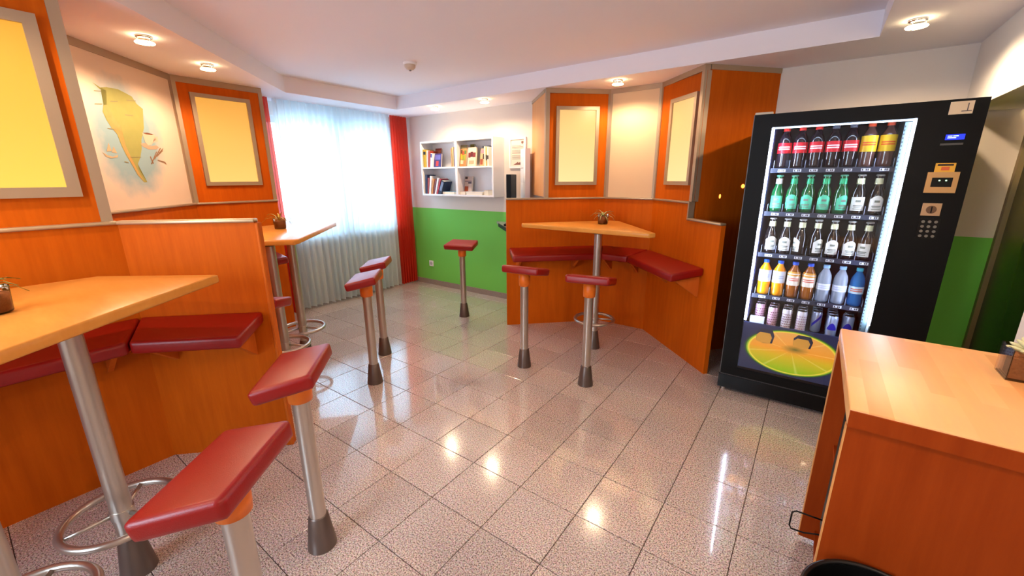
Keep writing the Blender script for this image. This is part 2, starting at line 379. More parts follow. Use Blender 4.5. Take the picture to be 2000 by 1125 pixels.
# ---------------------------------------------------------------- booth partitions
def panel(mb, p, q, z0, z1, th, out): mb.wall(p, q, z0, z1, th, out)
def lerp(p, q, t): return (p[0]+(q[0]-p[0])*t, p[1]+(q[1]-p[1])*t)
def along(p, q, d): 
    L = math.dist(p, q); return lerp(p, q, d/L)
def rail(parent, pts, z, out, name='cap_rail', m=None, w=.05, h=.018, r=.008):
    mb = MB()
    for i in range(len(pts)-1):
        p, q = Vector(pts[i]), Vector(pts[i+1]); d = (q-p).normalized(); n = Vector((-d.y, d.x))
        if n.dot(Vector(out[i])) < 0: n = -n
        a0, a1 = p - n*.014 - d*.004, q - n*.014 + d*.004
        mb.prism([tuple(a0), tuple(a1), tuple(a1+n*w), tuple(a0+n*w)], z, z+h, bev=.006, seg=2)
    return mb.build(name, m or ALU, parent)
def lit_panel(parent, p, q, z0, z1, out, a0, a1, fz0, fz1, pane, post_at_q=True, fw=.03):
    """upper cherry panel on line p-q with an aluminium framed light pane"""
    o = MB(); o.wall(p, q, z0, z1-.04, .03, out); pn = o.build('upper_panel', WOOD, parent)
    M = frame_M(p, q); 
    nrm = Vector((M[0][1], M[1][1])); sgn = -1 if nrm.dot(Vector(out)) > 0 else 1       # room side
    y0, y1 = (0, .022) if sgn > 0 else (-.022, 0)
    f = MB()
    f.box(a0, a1, y0, y1, fz0, fz0+fw, M); f.box(a0, a1, y0, y1, fz1-fw, fz1, M); f.box(a0, a0+fw, y0, y1, fz0+fw, fz1-fw, M); f.box(a1-fw, a1, y0, y1, fz0+fw, fz1-fw, M)
    f.build('light_frame', ALU, pn)
    g = MB(); yy0, yy1 = (.0005, .008) if sgn > 0 else (-.008, -.0005); g.box(a0+fw, a1-fw, yy0, yy1, fz0+fw, fz1-fw, M); g.build('light_pane', pane, pn)
    return pn
def strip(parent, p, q, z0, z1, out, name='aluminium_trim', th=.036, off=-.006):
    p, q = Vector(p), Vector(q); d = (q-p).normalized(); n = Vector((-d.y, d.x))
    if n.dot(Vector(out)) < 0: n = -n
    o = MB(); o.prism([tuple(p+n*off), tuple(q+n*off), tuple(q+n*th), tuple(p+n*th)], z0, z1); return o.build(name, ALU, parent)

# right booth
P1, P2, P3, P4 = (-1.12, 1.803), (-.42, 2.475), (.05, 2.475), (.752, 1.788)
oL, oM, oR = (-1, 1), (0, 1), (1, 1)
RB = thing('booth_partition', 'cherry wood corner booth partition with cream middle panel beside the vending machine', 'partition', (0, 0, 0))
ST = (.462, 2.072)                                   # step in the right low wall
b = MB(); b.wall(P1, P2, 0, 1.252, .035, oL); b.build('low_panel', WOOD, RB)
b = MB(); b.wall(P2, P3, 0, 1.252, .035, oM); b.build('low_panel', WOOD, RB)
b = MB(); b.wall(P3, ST, 0, 1.252, .035, oR); b.wall(ST, P4, 0, 1.125, .035, oR); b.build('low_panel', WOOD, RB)
rail(RB, [P1, P2, P3, ST], 1.252, [oL, oM, oR])
rail(RB, [ST, P4], 1.125, [oR])
b = MB(); d = Vector((P4[0]-P3[0], P4[1]-P3[1])).normalized(); n = Vector((-d.y, d.x)); n = n if n.dot(Vector(oR)) > 0 else -n
s0 = Vector(ST)-d*.002-n*.012; b.prism([tuple(s0), tuple(s0+d*.014), tuple(s0+d*.014+n*.05), tuple(s0+n*.05)], 1.14, 1.268); b.build('step_trim', ALU, RB)
ins = lambda p, o: (p[0]+o[0]*.01, p[1]+o[1]*.01)
A2, A3 = (-.42, 2.49), (.05, 2.49)
Le, Re = (-.858, 2.066), (.482, 2.062)
lit_panel(RB, ins(Le, oL), A2, 1.27, LOW, oL, .10, .505, 1.387, 2.085, PANE_R)
lit_panel(RB, A3, ins(Re, oR), 1.27, LOW, oR, .18, .54, 1.392, 2.068, PANE_R)
b = MB(); b.wall(A2, A3, 1.27, LOW-.04, .03, oM); b.build('cream_panel', CREAM, RB)
strip(RB, Le, A2, LOW-.04, LOW, oL); strip(RB, A2, A3, LOW-.04, LOW, oM); strip(RB, A3, Re, LOW-.04, LOW, oR)
for p, q, o in ((lerp(A2, Le, .0), along(A2, Le, .022), oL), (lerp(A2, A3, 0), along(A2, A3, .022), oM), (A3, along(A3, A2, .022), oM), (A3, along(A3, Re, .022), oR)):
    strip(RB, p, q, 1.27, LOW-.04, o)
strip(RB, Le, along(Le, A2, .036), 1.27, LOW-.04, oL, 'corner_post', .05); strip(RB, Re, along(Re, A3, .036), 1.27, LOW-.04, oR, 'corner_post', .05)
Lr, Rr = (-1.325, 2.552), (.905, 2.552)
Ls, Rs = (Le[0]-.035, Le[1]+.04), (Re[0]+.028, Re[1]+.03)
b = MB(); b.wall(Ls, Lr, 1.275, LOW-.03, .03, (1, 1)); b.build('return_panel', wood('pale_laminate', (214, 150, 96), (228, 172, 120)), RB)
strip(RB, Ls, Lr, LOW-.03, LOW, (1, 1), th=.03)
b = MB(); b.wall(Rs, Rr, 0, LOW-.035, .03, (-1, 1)); rp = b.build('return_panel', WOOD, RB)
strip(RB, Rs, Rr, LOW-.035, LOW, (-1, 1), th=.03)
M = frame_M(Rs, Rr, True)
for dx, z, r1, r2 in ((.20, 1.307, .008, .017), (.40, 1.382, .016, .016)):
    b = MB(); b.lathe([(r1, 0), (r1, .0025)], n=14, M=M @ Matrix.Translation((dx, 0, z)) @ Matrix.Rotation(PI/2 if False else -PI/2, 4, 'X') @ Matrix.Diagonal((1, r2/r1, 1, 1)))
    tag(b.build('light_hole', emitm('hole_glow', (255, 150, 60), 1.3), rp), 'glowing hole through the dark panel')

# left booth in front
D0, D1 = (-1.375, -.905), (-.945, -.49)
F0, F1 = (-1.375, -1.78), (-.95, -2.2)
FB = thing('booth_partition', 'cherry wood booth partition with large yellow light pane in left foreground', 'partition')
oW, oD, oF = (-1, 0), (-1, 1), (-1, -1)
for p, q, o in ((F0, D0, oW), (D0, D1, oD), (F1, F0, oF)):
    b = MB(); b.wall(p, q, 0, 1.252, .035, o); b.build('low_panel', WOOD, FB)
rail(FB, [F1, F0, D0, D1], 1.252, [oF, oW, oD], m=mat('warm_aluminium', (200, 176, 140), .35, .5))
dd = Vector((D1[0]-D0[0], D1[1]-D0[1])).normalized(); dn = Vector((-dd.y, dd.x))
b = MB(); e0 = Vector(D1)-dn*.004; b.prism([tuple(e0), tuple(e0+dd*.016), tuple(e0+dd*.016+dn*.046), tuple(e0+dn*.046)], 0, 1.25, bev=.004); b.build('end_trim', BRKT, FB)
G0, G1 = (-1.39, -1.78), (-1.39, -.915)
lit_panel(FB, G0, G1, 1.27, LOW, oW, .12, .785, 1.385, 2.098, PANE_L, fw=.042)
strip(FB, along(G1, G0, .04), G1, 1.27, LOW, oW, 'corner_post', .05); strip(FB, G0, G1, LOW-.04, LOW, oW)
b = MB(); b.wall(F1, (-1.39, -1.79), 1.27, LOW, .03, oF); b.build('cream_panel', CREAM, FB)

# left booth at the window
M0, M1, M2 = (-2.09, -.893), (-2.875, -.118), (-2.875, .53)
oX, oY = (-1, -1), (-1, 0)
WB = thing('booth_partition', 'cherry wood booth partition with map panel and amber light pane near the window', 'partition')
b = MB(); b.wall(M0, M1, 0, 1.252, .035, oX); b.build('low_panel', WOOD, WB)
b = MB(); b.wall(M1, M2, 0, 1.252, .035, oY); b.build('low_panel', WOOD, WB)
b = MB(); b.wall((-1.46, -.91), M0, 0, LOW, .03, (0, -1)); b.build('side_panel', WOOD, WB)
rail(WB, [M0, M1, M2], 1.252, [oX, oY])
N0, N1, N2 = (-2.1, -.905), (-2.89, -.125), (-2.89, .535)
strip(WB, N0, N1, LOW-.045, LOW, oX); strip(WB, N1, N2, LOW-.045, LOW, oY)
strip(WB, along(N1, N0, .03), N1, 1.27, LOW-.045, oX, 'joint_strip'); strip(WB, N1, along(N1, N2, .03), 1.27, LOW-.045, oY, 'joint_strip')
strip(WB, along(N2, N1, .032), N2, 1.27, LOW-.045, oY, 'corner_post', .05)
lit_panel(WB, N1, N2, 1.27, LOW, oY, .105, .545, 1.405, 2.125, PANE_M)
b = MB(); b.wall((-2.925, .535), (XW, .535), 0, LOW, .03, (0, -1)); b.build('return_panel', WOOD, WB)
def map_mat():
    m, N, L, b = nt('map_panel_print')
    tc = N.new('ShaderNodeTexCoord'); sx = N.new('ShaderNodeSeparateXYZ'); L.new(tc.outputs['Object'], sx.inputs[0])
    def norm(inp, c, s):
        a = N.new('ShaderNodeMath'); a.operation = 'SUBTRACT'; a.inputs[1].default_value = c; L.new(inp, a.inputs[0])
        d = N.new('ShaderNodeMath'); d.operation = 'DIVIDE'; d.inputs[1].default_value = s; L.new(a.outputs[0], d.inputs[0])
        p = N.new('ShaderNodeMath'); p.operation = 'POWER'; p.inputs[1].default_value = 2; L.new(d.outputs[0], p.inputs[0]); return p.outputs[0]
    a = N.new('ShaderNodeMath'); L.new(norm(sx.outputs['X'], .52, .36), a.inputs[0]); L.new(norm(sx.outputs['Z'], 1.72, .40), a.inputs[1])
    n = N.new('ShaderNodeTexNoise'); n.inputs['Scale'].default_value = 9; n.inputs['Detail'].default_value = 4; L.new(tc.outputs['Object'], n.inputs['Vector'])
    ad = N.new('ShaderNodeMath'); ad.operation = 'MULTIPLY_ADD'; ad.inputs[1].default_value = .7; L.new(n.outputs['Fac'], ad.inputs[0]); L.new(a.outputs[0], ad.inputs[2])
    r = N.new('ShaderNodeValToRGB'); r.color_ramp.elements[0].position = .55; r.color_ramp.elements[1].position = 1.0
    r.color_ramp.elements[0].color = lin((150, 176, 182)); r.color_ramp.elements[1].color = lin((236, 210, 184))
    mr = N.new('ShaderNodeMapRange'); mr.inputs['From Max'].default_value = 1.35; L.new(ad.outputs[0], mr.inputs['Value'])
    L.new(mr.outputs['Result'], r.inputs[0]); L.new(r.outputs[0], b.inputs['Base Color']); b.inputs['Roughness'].default_value = .6
    return m
MM = frame_M(N0, N1)                               # local x from N0 to N1, y = left normal
b = MB(); b.box(0, math.dist(N0, N1), 0, .03, 1.27, LOW-.045); mp_o = b.build('map_panel', map_mat(), WB)
mp_o.matrix_world = MM
MAP = {
 'continent': [(0.098,2.018),(0.153,1.999),(0.204,2.012),(0.222,2.012),(0.299,2.018),(0.36,2.007),(0.418,1.995),(0.453,1.953),(0.504,1.93),(0.485,1.86),(0.471,1.801),(0.419,1.721),(0.402,1.662),(0.368,1.603),(0.328,1.559),(0.327,1.526),(0.35,1.488),(0.383,1.439),(0.351,1.438),(0.303,1.486),(0.27,1.553),(0.238,1.611),(0.216,1.668),(0.201,1.737),(0.167,1.769),(0.138,1.816),(0.124,1.86),(0.15,1.914),(0.187,1.949),(0.195,1.988),(0.144,1.989)],
 'andes': [(0.142,1.896),(0.184,1.907),(0.204,1.842),(0.25,1.791),(0.247,1.742),(0.252,1.671),(0.278,1.599),(0.312,1.521),(0.356,1.443),(0.306,1.486),(0.271,1.557),(0.227,1.647),(0.207,1.734),(0.162,1.781),(0.132,1.857)],
 'bowl': [(0.438,1.77),(0.575,1.768),(0.547,1.721),(0.511,1.694),(0.473,1.688),(0.452,1.704),(0.447,1.732)],
 'coffee': [(0.442,1.769),(0.495,1.775),(0.556,1.769),(0.537,1.762),(0.475,1.762)],
 'saucer': [(0.4,1.695),(0.44,1.703),(0.495,1.686),(0.562,1.695),(0.588,1.684),(0.553,1.667),(0.471,1.662),(0.416,1.678)],
 'handle': [(0.558,1.752),(0.602,1.761),(0.593,1.725),(0.535,1.711),(0.54,1.718),(0.578,1.73),(0.583,1.749),(0.555,1.744)],
 'hull': [(0.042,1.618),(0.078,1.603),(0.118,1.596),(0.166,1.61),(0.157,1.594),(0.096,1.586),(0.063,1.594)],
 'sail': [(0.077,1.624),(0.109,1.678),(0.12,1.631)], 'sail2': [(0.117,1.622),(0.145,1.659),(0.161,1.62)],
 'b1': [(0.46,1.563),(0.547,1.652),(0.555,1.65),(0.47,1.561)], 'b2': [(0.505,1.6),(0.598,1.68),(0.609,1.678),(0.514,1.595)],
 'b3': [(0.536,1.621),(0.619,1.666),(0.627,1.661),(0.544,1.615)], 'b4': [(0.475,1.618),(0.494,1.569),(0.482,1.563),(0.466,1.611)],
 'b5': [(0.544,1.596),(0.624,1.584),(0.638,1.564),(0.612,1.575),(0.542,1.589)], 'b6': [(0.569,1.643),(0.636,1.683),(0.631,1.672),(0.575,1.637)],
 't1': [(0.094,1.973),(0.152,1.98),(0.151,1.976),(0.092,1.968)], 't2': [(0.074,1.897),(0.136,1.906),(0.134,1.9),(0.072,1.892)],
 't3': [(0.13,1.767),(0.203,1.767),(0.202,1.762),(0.128,1.762)], 't4': [(0.313,1.869),(0.387,1.874),(0.385,1.868),(0.311,1.864)],
 't5': [(0.208,1.933),(0.273,1.942),(0.271,1.937),(0.206,1.928)], 't6': [(0.357,1.965),(0.448,1.974),(0.446,1.968),(0.355,1.959)],
 't7': [(0.209,1.573),(0.245,1.568),(0.243,1.562),(0.207,1.567)], 't8': [(0.269,1.603),(0.377,1.607),(0.376,1.604),(0.268,1.6)]}
OFFX = math.dist(N0, (-2.247, -.739)) - .008
def mprint(name, keys, m, lift, label):
    o = MB()
    for k in keys:
        t = bmesh.new(); vs_ = [t.verts.new((x+OFFX, -lift, z)) for x, z in MAP[k]]
        t.faces.new(vs_); bmesh.ops.triangulate(t, faces=t.faces[:], ngon_method='EAR_CLIP'); o._join(t, None)
    ob = o.build(name, m, mp_o); tag(ob, label); return ob
LAND = mat('map_land', (152, 150, 78), .7, noise=(16, (170, 162, 90)))
mprint('continent', ['continent'], LAND, .0008, 'yellow green continent printed on the map')
mprint('mountain_range', ['andes'], mat('map_mountains', (188, 134, 70), .7, noise=(22, (200, 168, 100))), .0013, 'orange brown mountain chain on the map')
mprint('saucer', ['saucer'], mat('map_cup', (206, 160, 132), .7), .0016, 'pale saucer printed on the map')
mprint('cup', ['bowl', 'handle'], mat('map_cup2', (232, 190, 164), .7), .002, 'pale coffee cup printed on the map')
mprint('coffee', ['coffee'], mat('map_coffee', (120, 70, 44), .7), .0024, 'dark coffee in the printed cup')
mprint('branch', ['b1', 'b2', 'b3', 'b4', 'b5', 'b6'], mat('map_branch', (150, 112, 84), .7), .0018, 'brown coffee twig printed on the map')
mprint('ship', ['hull', 'sail', 'sail2'], mat('map_ship', (206, 170, 132), .7), .0014, 'small sailing ship printed on the map')
mprint('lettering', ['t1', 't2', 't3', 't4', 't5', 't6', 't7', 't8'], mat('map_ink', (150, 138, 96), .7), .0022, 'tiny place names on the map')

# ---------------------------------------------------------------- benches
def bench(label, segs, brs, ztop=.80, depth=.27, tilt=.14):
    """segs: list of inner polygon pieces given as (p, q, out) along the wall; mitred to neighbours"""
    t = thing('wall_bench', label, 'bench')
    n = len(segs); ins_ = []
    for p, q, o in segs:
        p, q = Vector(p), Vector(q); d = (q-p).normalized(); nn = Vector((-d.y, d.x)); nn = nn if nn.dot(Vector(o)) < 0 else -nn
        ins_.append((p, q, d, nn))
    def isect(i, j):
        p, _, d, m = ins_[i]; p2, _, d2, m2 = ins_[j]; a = p+m*depth; c = p2+m2*depth
        den = d.x*d2.y-d.y*d2.x; s = ((c.x-a.x)*d2.y-(c.y-a.y)*d2.x)/den; return a+d*s
    for i, (p, q, d, m) in enumerate(ins_):
        f0 = isect(i-1, i) if i > 0 else p+m*depth
        f1 = isect(i, i+1) if i < n-1 else q+m*depth
        g = .003; poly = [p+m*.004+d*g, q+m*.004-d*g, f1-d*g, f0+d*g]
        bm = bmesh.new(); th = .062
        drop = lambda v: -((v-p).dot(m))*tilt
        lo = [bm.verts.new((v.x, v.y, ztop-th+drop(v))) for v in poly]; hi = [bm.verts.new((v.x, v.y, ztop+drop(v))) for v in poly]
        bm.faces.new(lo[::-1]); bm.faces.new(hi)
        for k in range(4): bm.faces.new((lo[k], lo[(k+1) % 4], hi[(k+1) % 4], hi[k]))
        bmesh.ops.bevel(bm, geom=bm.edges[:], offset=.018, segments=3, profile=.6, affect='EDGES')
        o = MB(); o._join(bm, None, True); o.build('cushion', LEATHER, t)
    for p, m in brs:                                       # triangular wooden brackets: foot point on wall, inward normal
        p, m = Vector(p), Vector(m).normalized(); d = Vector((-m.y, m.x))*.011
        tri = [(p+m*.002, ztop-.066), (p+m*.215, ztop-.066-.215*tilt), (p+m*.002, ztop-.24)]
        vs_ = [(v.x+e*d.x, v.y+e*d.y, z) for e in (-1, 1) for v, z in tri]
        o = MB(); o._mk(vs_, [(0, 1, 2), (5, 4, 3), (0, 3, 4, 1), (1, 4, 5, 2), (2, 5, 3, 0)]); o.build('bracket', BRKT, t)
    return t
nL, nM_, nR = (1, -1), (0, -1), (-1, -1)
bench('angled red leatherette wall bench on wooden brackets in the booth beside the vending machine',
      [(along(P1, P2, .02), P2, oL), (P2, P3, oM), (P3, along(P3, P4, .86), oR)],
      [(along(P1, P2, .1), nL), (along(P1, P2, .66), nL), (along(P2, P3, .1), nM_), (along(P2, P3, .37), nM_), (along(P3, P4, .35), nR), (along(P3, P4, .8), nR)])
bench('red leatherette wall bench running along the divider in the left foreground booth',
      [(along(F0, F1, .5), F0, oF), (F0, D0, oW), (D0, along(D0, D1, .575), oD)],
      [(along(F0, D0, .2), (1, 0)), (along(F0, D0, .72), (1, 0)), (along(D0, D1, .12), (1, -1)), (along(D0, D1, .5), (1, -1))])
bench('red leatherette wall bench under the map, mostly hidden behind the window booth table',
      [(M0, M1, oX), (M1, along(M1, M2, .55), oY)],
      [(along(M0, M1, .3), (1, 1)), (along(M0, M1, .8), (1, 1)), (along(M1, M2, .48), (1, 0))])

# ---------------------------------------------------------------- bar tables
def table(label, poly, poles, zt=1.055, bev=.008):
    t = thing('bar_table', label, 'table')
    o = MB(); o.prism(poly, zt-.036, zt, bev=bev, seg=2); o.build('table_top', WOODT, t)
    for (x, y) in poles:
        o = MB(); o.cyl((x, y), .032, .14, zt-.05, 24); o.build('pole', ALUB, t)
        o = MB(); o.lathe([(.05, 0), (.05, .006), (.05, .0)], (x, y, zt-.046), 16); o.build('mounting_plate', BLACK, t)
        o = MB(); o.lathe([(.058, 0), (.056, .01), (.037, .155), (.033, .16)], (x, y, 0), 24); o.build('foot', CONE, t)
        o = MB(); o.torus((x, y, .265), .165, .0135, 44); fr = o.build('foot_ring', ALUB, t)
        for k in range(3):
            a = 2*PI*k/3+.5; o = MB(); o.tube([(x+.028*math.cos(a), y+.028*math.sin(a), .268), (x+.16*math.cos(a), y+.16*math.sin(a), .265)], .008, 6); o.build('spoke', ALUB, fr)
        o = MB(); o.cyl((x, y), .036, .25, .285, 20); o.build('ring_hub', ALUB, fr)
    return t
table('triangular beech bar table with one pole in the booth beside the vending machine',
      [(-.905, 1.745), (-.87, 1.705), (.30, 1.655), (.335, 1.70), (-.23, 2.40), (-.32, 2.40)], [(-.157, 1.779)])
table('beech bar table with two poles in the left foreground', [(-.80, -.726), (-.778, -.765), (-.03, -1.695), (-.45, -2.02), (-1.20, -1.50), (-1.20, -1.04)], [(-.646, -1.222), (-.38, -1.50)])
table('beech bar table with two poles in the booth near the window', [(-1.575, .0), (-1.60, .045), (-2.41, .825), (-2.46, .82), (-2.68, .58), (-2.68, .16), (-2.30, -.26), (-1.84, -.29)], [(-2.03, .19), (-1.78, -.075)])

# ---------------------------------------------------------------- perch stools
def seat_mesh():
    bm = bmesh.new(); d, wf, wb, th = .20, .335, .30, .055
    poly = [(d/2, wf/2), (d/2, -wf/2), (-d/2, -wb/2), (-d/2, wb/2)]
    lo = [bm.verts.new((x*.97, y*.98, -th)) for x, y in poly]; hi = [bm.verts.new((x, y, 0)) for x, y in poly]
    bm.faces.new(lo); bm.faces.new(hi[::-1])
    for k in range(4): bm.faces.new((lo[k], hi[k], hi[(k+1) % 4], lo[(k+1) % 4]))
    bmesh.ops.bevel(bm, geom=bm.edges[:], offset=.017, segments=3, profile=.6, affect='EDGES')
    M = Matrix.Translation((.008, 0, .808)) @ Matrix.Rotation(.2, 4, 'Y')
    o = MB(); o._join(bm, M, True); return o
st = [((-1.674, 1.761), -73, 'red perch stool standing alone before the green wall'),
      ((-.443, 1.119), 98, 'red perch stool left of the other at the triangular table'),
      ((.092, 1.124), 102, 'red perch stool right in front of the triangular table pole'),
      ((-1.186, .253), -136, 'red perch stool in the middle, nearer of the pair before the curtain'),
      ((-1.557, .624), -138, 'red perch stool farther of the pair before the white curtain'),
      ((-.176, -.745), -133, 'red perch stool whose whole grey foot shows beside the left foreground booth'),
      ((.218, -1.118), -142, 'red perch stool nearest the camera, its foot below the picture'),
      ((-1.20, -.455), 135, 'red perch stool mostly hidden behind the left booth divider')]
root = None
for (x, y), a, lab in st:
    if root is None:
        root = thing('perch_stool', lab, 'stool', (x, y, 0), math.radians(a), 'perch stools')
        seat_mesh().build('seat', LEATHER, root)
        o = MB(); o.cyl((0, 0), .031, .14, .70, 24); o.build('pole', ALUB, root)
        o = MB(); o.lathe([(.031, .66), (.041, .664), (.043, .70), (.043, .765), (.03, .768)], n=24); o.build('collar', COLLAR, root)
        o = MB(); o.lathe([(.056, 0), (.055, .01), (.037, .145), (.032, .15)], n=24); o.build('foot', CONE, root)
    else: dup(root, (x, y, 0), math.radians(a), lab)

# ---------------------------------------------------------------- curtains
def curtain(name, label, cat, x, y0, y1, z0, z1, amp, waves, m, seed, th=.0):
    rnd = random.Random(seed); n = waves*8; vs_ = []; fs = []
    ph = [rnd.uniform(-.5, .5) for _ in range(waves+2)]; am = [rnd.uniform(.65, 1.25) for _ in range(waves+2)]
    rows = 7
    for r in range(rows+1):
        t = r/rows
        for i in range(n+1):
            s = i/n; k = s*waves; j = int(k); a = am[j]*(1-(k-j))+am[j+1]*(k-j); p = ph[j]*(1-(k-j))+ph[j+1]*(k-j)
            xx = x + amp*a*(.55+.45*t)*math.sin(2*PI*k+p) + .25*amp*math.sin(4*PI*k+p*3)*t
            vs_.append((xx, y0+(y1-y0)*s + .3*amp*math.cos(2*PI*k+p)*t, z1+(z0-z1)*t))
    for r in range(rows):
        for i in range(n): a = r*(n+1)+i; fs.append((a, a+1, a+n+2, a+n+1))
    o = MB(); o._mk(vs_, fs, None, True); ob = o.build(name, m); return tag(ob, label, cat)
curtain('sheer_curtain', 'white pleated sheer curtain hanging to the floor before the window', 'curtain', -3.27, .80, 2.20, .03, 2.233, .040, 19, SHEER, 3)
tag(curtain('drape', 'red curtain hanging right of the sheer in the room corner', 'curtain', -3.30, 2.255, 2.515, .02, 2.233, .035, 6, REDCLOTH, 4), group='red curtains')
tag(curtain('drape', 'red curtain left of the sheer, partly behind the window booth', 'curtain', -3.25, .585, .745, .02, 2.233, .032, 5, REDCLOTH, 5), group='red curtains')
rad = thing('radiator', 'white panel radiator behind the sheer curtain below the window', 'radiator', (XW, 1.75, 0))
o = MB(); o.box(.03, .09, -.45, .45, .12, .68, bev=.01); o.build('panel', WLAM, rad)
for k in range(12): one('fin', WLAM, rad, box=(.09, .096, -.42+k*.075, -.385+k*.075, .15, .65))

# ---------------------------------------------------------------- downlights
def downlight(x, y, label, watts=None, first=[None]):
    if first[0] is None:
        t = thing('downlight', label, 'ceiling light', (x, y, LOW), 0, 'glass ceiling downlights'); first[0] = t
        o = MB(); o.lathe([(.036, -.001), (.04, -.008), (.028, -.014)], n=24); o.build('rim', CHROME, t)
        o = MB(); o.lathe([(.001, -.03), (.044, -.03), (.047, -.034), (.044, -.038), (.001, -.038)], n=28, cap=False); o.build('glass_disc', LAMP, t)
        for k in range(3):
            a = 2*PI*k/3; o = MB(); o.tube([(.034*math.cos(a), .034*math.sin(a), -.005), (.034*math.cos(a), .034*math.sin(a), -.041)], .003, 6); o.build('clip', CHROME, t)
    else: dup(first[0], (x, y, LOW), 0, label)
    l = bpy.data.lights.new('downlight_bulb', 'SPOT'); l.energy = watts or DOWN_W; l.color = (1, .73, .47); l.spot_size = math.radians(166); l.spot_blend = .5; l.shadow_soft_size = .025
    ob = bpy.data.objects.new('downlight_bulb', l); COL.objects.link(ob); ob.location = (x, y, LOW-.075)
downlight(-1.64, 2.14, 'round glass downlight above the bookshelf right end')
downlight(-2.36, 2.14, 'round glass downlight nearest the window corner above the books')
downlight(-.22, 2.16, 'round glass downlight above the triangular table booth')
downlight(1.55, 1.80, 'round glass downlight above the vending machine', 14)
downlight(-1.93, -.50, 'larger looking glass downlight on the left above the map panel')
downlight(-2.33, -.06, 'round glass downlight on the left beside the amber light pane')
downlight(-1.0, -1.38, 'glass downlight over the left foreground booth, outside the picture')
downlight(-.25, -2.1, 'glass downlight behind the camera on the left border')
downlight(1.62, .15, 'glass downlight over the wooden cabinet, outside the picture')
lc = thing('corridor_fill_lamp', 'added fill lamp in the corridor beyond the glass door, outside the picture', 'ceiling light', (2.45, 1.7, 2.37))  # unseen lamp added to brighten what shows through the door glass
o = MB(); o.lathe([(.07, 0), (.09, -.01), (.09, -.03), (.06, -.05), (.001, -.055)], n=24); o.build('lamp_shade', LAMP, lc)
l = bpy.data.lights.new('corridor_fill', 'POINT'); l.energy = 22; l.color = (1, .82, .42); l.shadow_soft_size = .05
ob = bpy.data.objects.new('corridor_fill', l); COL.objects.link(ob); ob.location = (2.45, 1.7, 2.25)
downlight(1.62, -1.3, 'glass downlight over the camera, outside the picture')
det = thing('smoke_detector', 'small round white smoke detector on the raised ceiling', 'detector', (-1.62, 1.16, HIGH))
o = MB(); o.lathe([(.055, 0), (.055, -.012), (.05, -.016)], n=24); o.build('base', WLAM, det)
o = MB(); o.lathe([(.045, -.016), (.044, -.034), (.03, -.05), (.012, -.054)], n=24); o.build('cover', mat('detector_beige', (206, 190, 172), .5), det)
o = MB(); o.lathe([(.01, -.05), (.009, -.062)], n=12); o.build('sensor', mat('sensor_grey', (120, 110, 108), .5), det)

# ---------------------------------------------------------------- bookshelf, books, wall things
SH = thing('wall_shelf', 'white four compartment wall shelf with books above the green wall', 'shelf', (0, 0, 0))
sx0, sx1, sy, sz0, sz1 = -2.88, -1.71, 2.355, 1.243, 1.895
T = .02
one('side_panel', WLAM, SH, box=(sx0, sx0+T, sy, YB-.001, sz0, sz1)); one('side_panel', WLAM, SH, box=(sx1-T, sx1, sy, YB-.001, sz0, sz1))
one('top_panel', WLAM, SH, box=(sx0+T, sx1-T, sy, YB-.001, sz1-T, sz1)); one('bottom_panel', WLAM, SH, box=(sx0+T, sx1-T, sy, YB-.001, sz0, sz0+T))
one('divider', WLAM, SH, box=(-2.29, -2.255, sy, YB-.001, sz0+T, sz1-T)); one('back_panel', WLAM, SH, box=(sx0+T, sx1-T, YB-.008, YB-.001, sz0+T, sz1-T))
one('shelf_board', WLAM, SH, box=(sx0+T, -2.29, sy+.005, YB-.008, 1.57, 1.588)); one('shelf_board', WLAM, SH, box=(-2.255, sx1-T, sy+.005, YB-.008, 1.57, 1.588))
PAGE = mat('paper', (232, 222, 204), .8)
def book(x, z, w, h, d, cov, label, lean=0, y=None, face=False, motif=None, grp='books on the wall shelf'):
    """spine-out book standing at x (left), or face-out cover"""
    t = thing('book', label, 'book', (x, (y if y is not None else 2.375), z), 0, grp)
    t.rotation_euler = (0, lean, 0) if not face else (math.radians(-8), 0, 0)
    m = mat('cover_%02x%02x%02x' % cov, cov, .5)
    o = MB()
    if face:
        o.box(0, w, 0, .003, 0, h); o.box(0, w, d-.003, d, 0, h); o.box(0, .003, .003, d-.003, 0, h); o.build('cover', m, t)
        one('pages', PAGE, t, box=(.004, w-.003, .003, d-.003, .003, h-.003))
    else:
        o.box(0, .002, 0, d, 0, h); o.box(w-.002, w, 0, d, 0, h); o.box(.002, w-.002, 0, .002, 0, h); o.build('cover', m, t)
        one('pages', PAGE, t, box=(.002, w-.002, .002, d-.003, .002, h-.004))
    if motif:
        for (a0, a1, c0, c1, col) in motif:
            o = MB(); o.box(w*a0, w*a1, -.0012, -.0003, h*c0, h*c1); o.build('cover_print', mat('cover_%02x%02x%02x' % col, col, .5), t)
    return t
Z1, Z0 = 1.588, sz0+T
book(-2.852, Z1, .05, .215, .14, (214, 170, 20), 'thick yellow book with a small black label at the shelf left end', motif=[(.1, .9, .72, .88, (30, 30, 30))])
book(-2.798, Z1, .016, .205, .14, (238, 232, 224), 'thin white book beside the thick yellow book', .05)
book(-2.775, Z1, .03, .20, .13, (170, 60, 34), 'brick red book leaning between white books on the upper left shelf', .09)
book(-2.738, Z1, .028, .17, .13, (236, 236, 240), 'white spined book with blue top against the blue cover', .12, motif=[(.05, .95, .7, .95, (70, 80, 150))])
book(-2.70, Z1, .125, .165, .02, (64, 56, 120), 'blue book turned face out with a red picture', face=True, y=2.40, motif=[(.3, .65, .1, .45, (214, 60, 60)), (.12, .88, .55, .9, (110, 110, 190))])
book(-2.79, Z1, .11, .235, .02, (150, 60, 40), 'red brown picture book standing behind the upper left books', face=True, y=2.50, motif=[(.1, .9, .55, .9, (206, 110, 70))])
